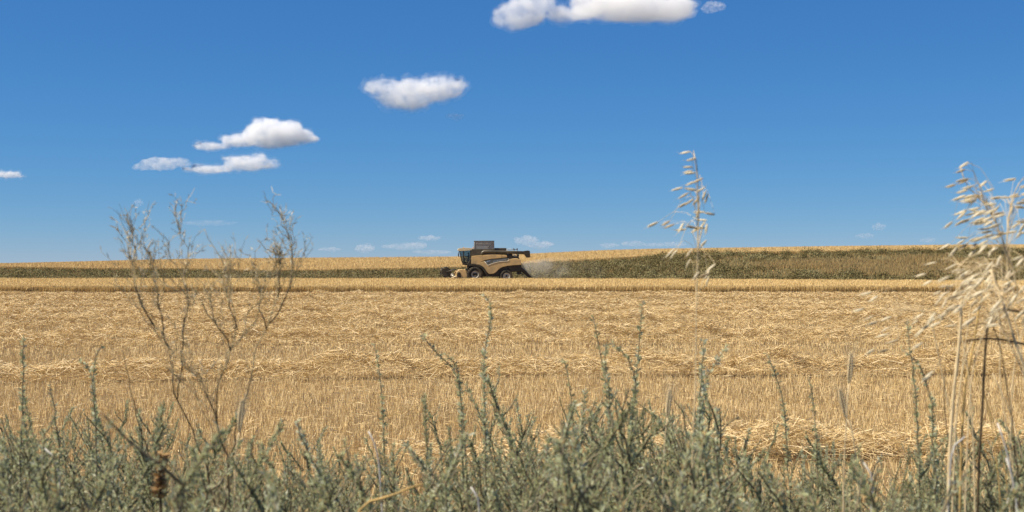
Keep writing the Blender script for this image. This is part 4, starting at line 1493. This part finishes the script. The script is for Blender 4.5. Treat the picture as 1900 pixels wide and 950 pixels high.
# ---- dry branching weeds on the left
def weed(label, trunks, Y, seed, twiggy=1.0):
    """trunks: runs of photograph points from the ground up; the first starts at the root"""
    random.seed(300 + seed)
    off, P0 = rooted(trunks[0], Y)
    root = empty("dry_weed", off)
    st, tw = MB(), MB()
    if twiggy < .5: tw = st
    qs = []
    for bi, tr in enumerate(trunks):
        dy = random.uniform(-.05, .05) if bi else 0
        P = P0 if bi == 0 else [at(x, y, Y) - off + Vector((0, dy * i / len(tr), 0)) for i, (x, y) in enumerate(tr)]
        PP = run(P, 0.02)
        m = len(PP)
        for p in PP[1:-1]: p += Vector((random.gauss(0, .003), random.gauss(0, .004), 0))
        cut = int(m * (0.78 if bi == 0 else 0.45))
        rad_ = [(0.0027 if bi == 0 else 0.0014) * (1 - 0.80 * (i / m) ** 1.4) for i in range(m)]
        st.tube(PP[:cut + 1], rad_[:cut + 1], 5)
        tw.tube(PP[cut:], rad_[cut:], 5)
        for j in range(int((5 if bi == 0 else 3) * twiggy) if twiggy > .5 else 0):      # side branches
            p, d = along(PP, random.uniform(0.48 if bi == 0 else 0.15, 0.9))
            a2 = random.uniform(0, 6.28)
            l2 = random.uniform(0.07, 0.18)
            v = (Vector((math.cos(a2), math.sin(a2), random.uniform(0.5, 1.3))).normalized() * 0.75 + d * 0.8).normalized()
            if v.z > 0: l2 = max(0.03, min(l2, (PP[-1].z - p.z) / v.z))      # none overtops its own stem
            PB = bend(p, p + v * l2, 7, .015, .005)
            tw.tube(PB, [0.0008 - 0.00006 * q for q in range(8)], 4)
            for q_ in range(int(l2 * 50)):
                p, d2 = along(PB, random.uniform(0.25, 1.0))
                a2 = random.uniform(0, 6.28)
                v = (Vector((math.cos(a2), math.sin(a2), 0.8)).normalized() * 0.7 + d2).normalized()
                P2 = bend(p, p + v * random.uniform(0.02, 0.06), 3, 0, .002)
                tw.tube(P2, [0.0005, 0.00045, 0.0004, 0.0003], 3)
                q, t = leafy(P2, 3, 0.3, 1.0, 0.006, 0.014, 0.13, 0.55, 0.9); qs.append(q)
        nt_ = int(18 * twiggy * len(tr) / 6)
        for j in range(nt_):
            tt = random.uniform(0.42 if bi == 0 else 0.25, 0.99)
            p, d = along(PP, tt)
            a2 = random.uniform(0, 6.28)
            l2 = random.uniform(0.03, 0.13) * (1.15 - tt * .85)
            v = (Vector((math.cos(a2), math.sin(a2), random.uniform(0.4, 1.4))).normalized() * 0.8 + d * 0.9).normalized()
            P2 = bend(p, p + v * l2, 4, .01, .004)
            tw.tube(P2, [0.0006, 0.0005, 0.0005, 0.0004, 0.0003], 3)
            q, t = leafy(P2, int(9 * l2 / .1) + 2, 0.25, 1.0, 0.007, 0.017, 0.11, 0.55, 0.9); qs.append(q)
        q, t = leafy(PP, int(34 * twiggy), 0.5, 1.0, 0.008, 0.02, 0.13, 0.6, 0.9); qs.append(q)
    st.build("stem", M_dark_stem, root)
    if tw is not st: tw.build("twig_sprays", M_weed_tip, root)
    Q = np.concatenate(qs)
    link("dry_pods", quad_mesh("dry_pods", Q, np.clip(rng.beta(1.6, 1.3, len(Q)), 0, 1)), M_twig, root)  # the dry pods strewn along stem and twigs
    return tag(root, label, "dry weed", "dry branching weeds on the left")


weed("thin dark dry stalk left of the tall branching weeds", [[(284, 870), (262, 800), (246, 755), (238, 700), (232, 665), (228, 648)]], 2.9, 1, 0.12)
weed("tall dry weed forking twice, its tips spread out at the left end of the weeds",
     [[(390, 880), (372, 830), (354, 794), (327, 734), (316, 650), (288, 606), (264, 558), (247, 500), (232, 450), (213, 420)],
      [(330, 740), (336, 690), (340, 620), (348, 585), (346, 520), (350, 480), (335, 425), (325, 382)],
      [(288, 606), (262, 560), (250, 520), (252, 470), (246, 430), (240, 402)],
      [(316, 650), (300, 600), (292, 540), (285, 490), (276, 460)]], 2.7, 2, 1.15)
weed("dry weed with a dark forked stem in the middle of the weeds",
     [[(420, 860), (407, 800), (404, 776), (410, 705), (428, 652), (441, 612), (430, 580), (428, 530), (410, 480), (388, 444), (379, 424)],
      [(404, 776), (388, 735), (370, 702), (352, 686), (340, 660)],
      [(441, 612), (425, 570), (412, 530), (420, 480)],
      [(428, 652), (420, 620), (400, 590), (392, 540)]], 2.6, 3, 1.0)
weed("tall dry weed at the right end of the weeds, its slender tip bent left",
     [[(428, 850), (440, 800), (452, 750), (466, 705), (470, 665), (495, 612), (514, 555), (513, 500), (505, 455)],
      [(500, 600), (528, 560), (541, 520), (540, 470), (530, 430), (516, 398), (508, 384)],
      [(514, 555), (520, 505), (512, 470), (498, 462)],
      [(495, 612), (480, 570), (482, 520), (470, 490)]], 2.8, 4, 1.1)


# ---- wild oats
def spikelet_mesh(seed):
    """one hanging oat spikelet about 23 mm long, tip along +x: two papery glumes, the floret between them and its bristle"""
    random.seed(seed)
    mb = MB()
    L = 0.023 * random.uniform(0.9, 1.1)
    op = random.uniform(2, 6)
    for sg, wd in ((1, 1.0), (-1, 0.9)):
        rings = []
        for i, (t, r_) in enumerate(((0, .0005), (.12, .0014), (.3, .0021), (.5, .0021), (.7, .0015), (.88, .0007), (1, .0001))):
            x = t * L
            z = sg * (0.0007 + x * math.tan(R(op)) * .5)
            for k in range(6):
                a = 2 * math.pi * k / 6
                rings.append((x, r_ * wd * math.cos(a), z + r_ * .75 * math.sin(a)))
        fs = []
        for i in range(6):
            for k in range(6):
                fs.append((i * 6 + k, i * 6 + (k + 1) % 6, (i + 1) * 6 + (k + 1) % 6, (i + 1) * 6 + k))
        mb.add(rings, fs, True)
    mb.tube([(L * .3, 0, 0), (L * .95, .001, .0006), (L * 1.35, .003, .003)], [.0004, .0003, .0001], 4, False)
    o = mb.build("spikelet", M_oat)
    me = o.data
    bpy.data.objects.remove(o)
    return me


SPK = [spikelet_mesh(k) for k in range(5)]


def oat(label, stem, Y, spk, seed, loose=0.05, base_r=0.0019, to_ground=True):
    """stem: photograph points from the root to the tip; spk: (px, py, angle below the left-hand level, size)"""
    random.seed(600 + seed)
    off, P = rooted(stem, Y)
    root = empty("wild_oat", off)
    PP = run(P, 0.02)
    m = len(PP)
    MB().tube(PP, [base_r * (1 - 0.62 * i / m) for i in range(m)], 6).build("stem", M_oat_stem, root)
    br = MB()
    br.tube([PP[int(m * .5)], PP[int(m * .5) + 1]], 0.0008, 3)
    holders = []
    for (px, py, an, sz) in spk:
        dy = random.gauss(0, loose)
        a = R(an)
        d = Vector((-math.cos(a), random.gauss(0, .25), -math.sin(a))).normalized()
        ctr = at(px, py, Y) - off + Vector((0, dy, 0))
        head = ctr - d * 0.0115 * sz
        # where its hair-thin branch leaves the stem
        best = None
        for i in range(int(m * .25), m):
            q = PP[i]
            cost = abs((q - head).length - 0.07) + (0.3 if q.z > head.z + .06 else 0)
            if best is None or cost < best[0]: best = (cost, q)
        q = best[1]
        mid = q.lerp(head, 0.6) + Vector((0, 0, 0.018 + .2 * abs(q.z - head.z) * .2))
        k1 = q.lerp(mid, .5) + Vector((0, 0, .006))
        br.tube([q, k1, mid, head], [.0004, .00034, .0003, .00028], 4, False)
        holders.append((head, d, sz))
    pan = br.build("panicle_sprays", M_oat_stem, root)
    for head, d, sz in holders:
        o = link("spikelet", random.choice(SPK), None, pan)
        o.location = head
        o.rotation_euler = (Matrix.Rotation(0, 3, 'X') @ d.to_track_quat('X', 'Z').to_matrix() @ Matrix.Rotation(random.uniform(0, 3.1), 3, 'X')).to_euler()
        o.scale = (sz * .92, sz * .85, sz * .85)
    return tag(root, label, "wild oat", "wild oats in front of the field")


def z7(zx, zy, an, sz=1.0):
    return (1180 + zx / 3.165, 260 + zy / 3.165, an, sz)


CENTRE = [z7(*q) for q in [(292, 68, 10), (318, 116, 15), (296, 160, 3), (325, 174, 15), (292, 204, 3), (340, 248, 25), (298, 264, 25), (237, 288, 15), (305, 297, -8), (275, 328, 30),
          (310, 366, 38), (300, 374, 30), (350, 362, 50), (376, 292, -150), (388, 325, -112), (396, 345, -108), (398, 414, 0), (384, 434, 70), (408, 436, -10), (392, 466, -5), (120, 490, 25), (172, 492, 30), (210, 502, 20),
          (250, 520, 60), (318, 512, -10), (305, 518, 5), (350, 530, 35), (376, 515, 0), (405, 500, 50), (400, 530, 80), (390, 615, 50), (180, 665, 45), (222, 668, 50), (296, 668, 50),
          (310, 730, 65), (398, 752, 40), (375, 795, 20), (334, 800, 50), (415, 795, 60), (424, 835, 75)]]
oat("lone wild oat stalk rising above the horizon right of the combine",
    [(1286, 800), (1290, 720), (1291, 640), (1292, 560), (1294, 480), (1296, 420), (1296, 370), (1294, 320), (1288, 285)], 2.55, CENTRE, 1)


def fan(cx, cy, n, rx, ry, an, sd, tilt=0.0, size=1.0):
    """n spikelets gathered about a point, blown to the left"""
    g = random.Random(sd)
    out = []
    for k in range(int(n * .5)):
        u, v = g.gauss(0, .5), g.gauss(0, .5)
        out.append((cx + u * rx + v * tilt, cy + v * ry - u * tilt, an + g.gauss(0, 16), size * g.uniform(.85, 1.1)))
    return out


def z5(zx, zy, an, sz=1.0):
    return (1600 + zx / 3.167, 300 + zy / 3.167, an, sz)


TOPP = [z5(*q) for q in [(550, 33, 35), (568, 58, 20), (540, 118, 15), (612, 114, 25), (562, 136, 15), (555, 164, 15), (582, 176, 15), (560, 218, 18), (585, 208, 20), (610, 222, 18), (622, 206, 15), (655, 232, 45), (600, 230, 18),
        (714, 135, 40), (720, 172, 15), (705, 198, 5), (712, 225, 10), (690, 258, 5), (715, 270, 10), (640, 296, 20), (660, 288, 20), (700, 300, 15), (736, 312, 10), (745, 288, 10), (536, 326, 32), (580, 318, 40), (610, 316, 30), (640, 310, 20),
        (545, 370, 35), (565, 362, 30), (600, 352, 20), (625, 348, 25), (650, 344, 20), (690, 342, 15), (715, 328, 15), (655, 372, 30), (684, 360, 20), (712, 362, 15), (730, 350, 12), (765, 350, 8), (705, 384, 20), (745, 386, 20), (800, 388, 5),
        (632, 444, 0), (710, 440, 15), (690, 455, 20), (660, 462, 22), (740, 428, 20), (760, 448, 15), (785, 410, 10), (810, 434, 20), (575, 480, 35), (600, 500, 38), (555, 500, 30), (590, 530, 50), (625, 520, 40), (650, 500, 35), (672, 528, 30), (700, 510, 45), (640, 542, 35), (740, 480, 30), (770, 500, 30), (720, 536, 60)]]
oat("largest wild oat of the right-hand clump, its head blown left across the horizon",
    [(1770, 850), (1778, 740), (1800, 640), (1850, 580), (1884, 530), (1868, 470), (1846, 410), (1822, 372), (1795, 345), (1782, 308)], 2.4, TOPP, 2)
RGT = [z5(*q) for q in [(905, 100, 10), (930, 105, 5), (930, 148, 15), (900, 200, 20), (925, 192, 15), (940, 200, 10), (920, 242, 10), (945, 240, 5), (915, 262, -5), (930, 266, -5), (850, 235, -35), (845, 204, 10), (830, 210, 0), (815, 272, -12), (880, 275, 45),
        (865, 292, 70), (925, 348, -5), (945, 352, -5), (930, 392, 60), (875, 380, 30), (880, 422, 15), (850, 440, 40), (910, 422, 15), (930, 412, 10), (940, 430, 20), (960, 300, 10), (970, 220, 10), (975, 150, 15)]]
oat("wild oat of the right-hand clump cut off by the right edge at sky height",
    [(1905, 860), (1902, 740), (1893, 640), (1875, 560), (1868, 470), (1872, 400), (1885, 350), (1905, 325)], 2.5, RGT, 3)
MID = [z5(*q) for q in [(505, 600, 12), (530, 618, 22), (518, 642, 8), (565, 645, 22), (595, 665, 32), (610, 660, 35), (640, 655, 40), (645, 672, 30), (430, 672, 15), (462, 692, 25), (438, 732, 8), (475, 738, 25), (470, 790, 18), (495, 784, 30), (450, 798, 20), (540, 790, 60), (560, 720, 55), (575, 712, 45),
        (600, 742, 35), (620, 728, 38), (650, 705, 35), (690, 712, 30), (565, 742, 30), (590, 690, 40), (535, 846, 10), (520, 780, 20)]] + fan(1810, 525, 30, 55, 22, 30, 5) + fan(1845, 500, 14, 40, 22, 35, 6) + fan(1790, 548, 12, 45, 15, 35, 8)
oat("wild oat of the right-hand clump with its lowest branch reaching farthest left over the stubble",
    [(1793, 850), (1798, 760), (1806, 680), (1830, 610), (1890, 545), (1872, 510), (1842, 502), (1810, 498), (1780, 492)], 2.3, MID, 4)
LOW = fan(1850, 545, 26, 60, 30, 40, 11) + fan(1805, 570, 22, 55, 25, 40, 12) + fan(1870, 590, 20, 40, 30, 60, 13) + fan(1760, 590, 16, 60, 18, 30, 14) + fan(1885, 500, 12, 22, 30, 40, 17)
oat("wild oat of the right-hand clump hanging low in front of the stubble",
    [(1915, 900), (1912, 780), (1900, 700), (1875, 640), (1850, 590), (1865, 560), (1850, 540), (1815, 545)], 2.15, LOW, 5, 0.08)
STRAY = [(1605, 545, 12, 1), (1608, 555, 30, 1), (1602, 577, 15, .9), (1625, 594, 25, 1), (1640, 592, 20, 1), (1618, 600, 15, .9), (1648, 625, 15, 1), (1622, 628, 20, 1), (1650, 614, 30, 1), (1640, 652, 10, 1), (1622, 656, 35, .9),
         (1690, 640, 30, 1), (1705, 618, 40, 1), (1730, 612, 30, 1), (1745, 600, 40, 1), (1718, 590, 30, 1), (1735, 700, 40, 1), (1722, 705, 35, 1), (1702, 600, 30, .9)]
oat("wild oat of the right-hand clump with scattered drooping spikelets far out over the stubble",
    [(1806, 850), (1802, 760), (1796, 690), (1782, 620), (1765, 595), (1730, 580), (1690, 575), (1650, 575)], 2.35, STRAY, 6, 0.05)


# ---- bare straws, bent and bleached stems
def stalk(name, label, cat, pts, Y, r0, r1, mat, group=None, ground=True, dy=0.0, leaf=None):
    off, P = rooted(pts, Y)
    PP = run(P, 0.02)
    m = len(PP)
    rr_ = [r0 + (r1 - r0) * i / m for i in range(m)]
    for i in range(7, m - 3, 12): rr_[i] *= 1.3
    o = MB().tube(PP, rr_, 7).build(name, mat, None, loc=off)
    tag(o, label, cat, group)
    return o, [p + off for p in PP]


GS = "bare straw stems of the oat clump"
stalk("bare_straw", "thickest upright straw of the oat clump, leaning slightly right", "straw stem", [(1760, 870), (1762, 830), (1768, 740), (1778, 650), (1782, 600), (1784, 560)], 2.3, .0036, .0022, M_oat_stem, GS)
stalk("bare_straw", "brownish straw crossing behind the thickest one of the oat clump", "straw stem", [(1782, 870), (1784, 820), (1790, 720), (1806, 640), (1818, 560), (1824, 520)], 2.38, .0034, .0014, M_yellow_twig, GS)
stalk("bare_straw", "straw leaning far left, at the right edge beneath the oats", "straw stem", [(1935, 850), (1912, 720), (1885, 640), (1860, 560), (1838, 500)], 2.2, .0034, .002, M_oat_stem, GS)
stalk("bare_straw", "dark straw lying almost level across the oat clump", "straw stem", [(1925, 880), (1930, 760), (1918, 650), (1880, 634), (1835, 628), (1792, 632)], 2.32, .0028, .0018, M_dark_stem, GS)
stalk("bare_straw", "dark hooked stalk drooping inside the oat clump", "straw stem", [(1815, 880), (1822, 760), (1828, 650), (1836, 590), (1852, 574), (1880, 576), (1910, 584)], 2.36, .0026, .002, M_dark_stem, GS)
tr_rng = random.Random(77)
for k in range(9):
    x0_ = tr_rng.uniform(1755, 1915); x1_ = x0_ + tr_rng.uniform(-70, 45); yt = tr_rng.uniform(545, 720)
    Yk = tr_rng.uniform(2.1, 2.9)
    mid_ = (x0_ * .45 + x1_ * .55 + tr_rng.uniform(-12, 12), 870 * .45 + yt * .55)
    end_ = [(x1_, yt)] if k % 3 else [(x1_, yt), (x1_ - tr_rng.uniform(20, 60), yt + tr_rng.uniform(-5, 45))]
    stalk("bare_straw", "thin dry straw in the tangle under the oats at the right edge", "straw stem", [(x0_, 900), mid_] + end_, Yk, .0017, .0008,
          (M_oat_stem, M_yellow_twig, M_oat_stem, M_dark_stem)[k % 4], "thin dry straws tangled under the oats")
GP = "bleached twisted stems among the sage"
for lb, pts, Y in [
    ("pair-forming bleached stem bending right in the bottom right corner", [(1886, 960), (1884, 920), (1876, 880), (1868, 840), (1856, 800), (1850, 785)], 2.15),
    ("bleached stem curling back left in the bottom right corner", [(1862, 960), (1868, 930), (1880, 905), (1876, 880), (1866, 850)], 2.1),
    ("pale bleached stem standing under the thickest oat straw", [(1758, 960), (1759, 920), (1763, 870), (1768, 830), (1790, 810)], 2.15),
    ("bleached stem bent left below the self-sown wheat", [(1616, 960), (1617, 920), (1619, 890), (1612, 872), (1602, 858)], 2.1),
    ("short bleached stem leaning right near the bottom centre", [(890, 960), (888, 930), (884, 915), (874, 903)], 2.1),
    ("bleached straight stem slanting right in the lower middle", [(705, 880), (700, 840), (692, 815), (684, 800)], 2.5),
    ("pale curved stem in the bottom left corner of the sage", [(112, 960), (112, 900), (108, 870), (96, 838), (84, 832)], 2.3)]:
    stalk("bleached_stem", lb, "bleached stem", pts, Y, .0026, .0012, M_pale, GP)
ytw, PT = stalk("dry_twig", "yellow dry twig lying across the sage at the bottom, left of centre", "dry twig", [(664, 960), (672, 938), (692, 928), (720, 922), (745, 912), (768, 902), (786, 898)], 2.05, .003, .0016, M_yellow_twig)
o_ = Vector(ytw.location)
kf = len(PT) - 6
fk = MB(); fk.tube([PT[kf] - o_, PT[kf] - o_ + Vector((.03, 0, -.03)), PT[kf] - o_ + Vector((.04, .01, -.08))], [.0016, .0014, .001], 6)
fk.build("fork", M_yellow_twig, ytw)


def seed_head(label, pts, Y, hh, ww, seed, mat=None, n=420):
    """a brown dead flower spike on its stalk"""
    random.seed(seed)
    o, PT = stalk("dead_flower_spike", label, "seed head", pts, Y, .003, .002, M_dark_stem)
    off = Vector(o.location)
    tip = PT[-1] - off
    P = [tip + Vector((0.1 * hh * t, 0, hh * (t - 1) * .95)) for t in (0, .25, .5, .75, 1)]
    q, t = leafy(P, n, 0, 1, .006, .016, .5, ww, .4)
    link("seeds", quad_mesh("seeds", q, rng.random(len(q))), mat or M_brown_head, o)


seed_head("brown dead flower spike in the sage below the dark dry stalk", [(300, 960), (298, 910), (296, 860), (294, 842)], 2.15, 0.07, 1.8, 5, n=170)


# ---- self-sown wheat
def wheat(label, pts, Y, seed, ears=0.055):
    random.seed(seed)
    o, PT = stalk("wheat_stalk", label, "wheat", pts, Y, .0016, .0011, M_oat_stem, "self-sown wheat in the sage")
    off = Vector(o.location)
    p1, p0 = PT[-1] - off, PT[-5] - off
    d = (p1 - p0).normalized()
    mb = MB()
    for k in range(11):
        for s_ in (-1, 1):
            b = p1 + d * (k * ears / 11)
            sd2 = d.cross(Vector((0, 1, 0))).normalized() * s_
            q_ = (0.65, .9, 1, 1, 1, .97, .92, .85, .75, .62, .45)[k]
            tip = b + d * .011 + sd2 * .0040 * q_
            mb.tube([b, b.lerp(tip, .5) + sd2 * .0010 * q_, tip], [.0009, .0021 * q_, .0003], 5)
            mb.tube([tip, tip + d * .02 + sd2 * .004, tip + d * .045 + sd2 * .012], [.0003, .0002, .0001], 3, False)
    mb.build("ear", M_oat_stem, o)


wheat("lone wheat ear standing upright between sage and windrow, right part", [(1566, 860), (1570, 780), (1573, 730), (1575, 712)], 2.6, 1)
wheat("wheat ear bowed left at the base of the self-sown stalk", [(1590, 880), (1585, 830), (1578, 790), (1570, 775)], 2.7, 2)
wheat("short wheat ear in the sage left of the nodding oat", [(1230, 880), (1233, 830), (1236, 790), (1238, 775)], 2.8, 3)
wheat("wheat ear tilted right in the lower left sage", [(436, 900), (438, 850), (441, 815), (444, 802)], 2.5, 4)
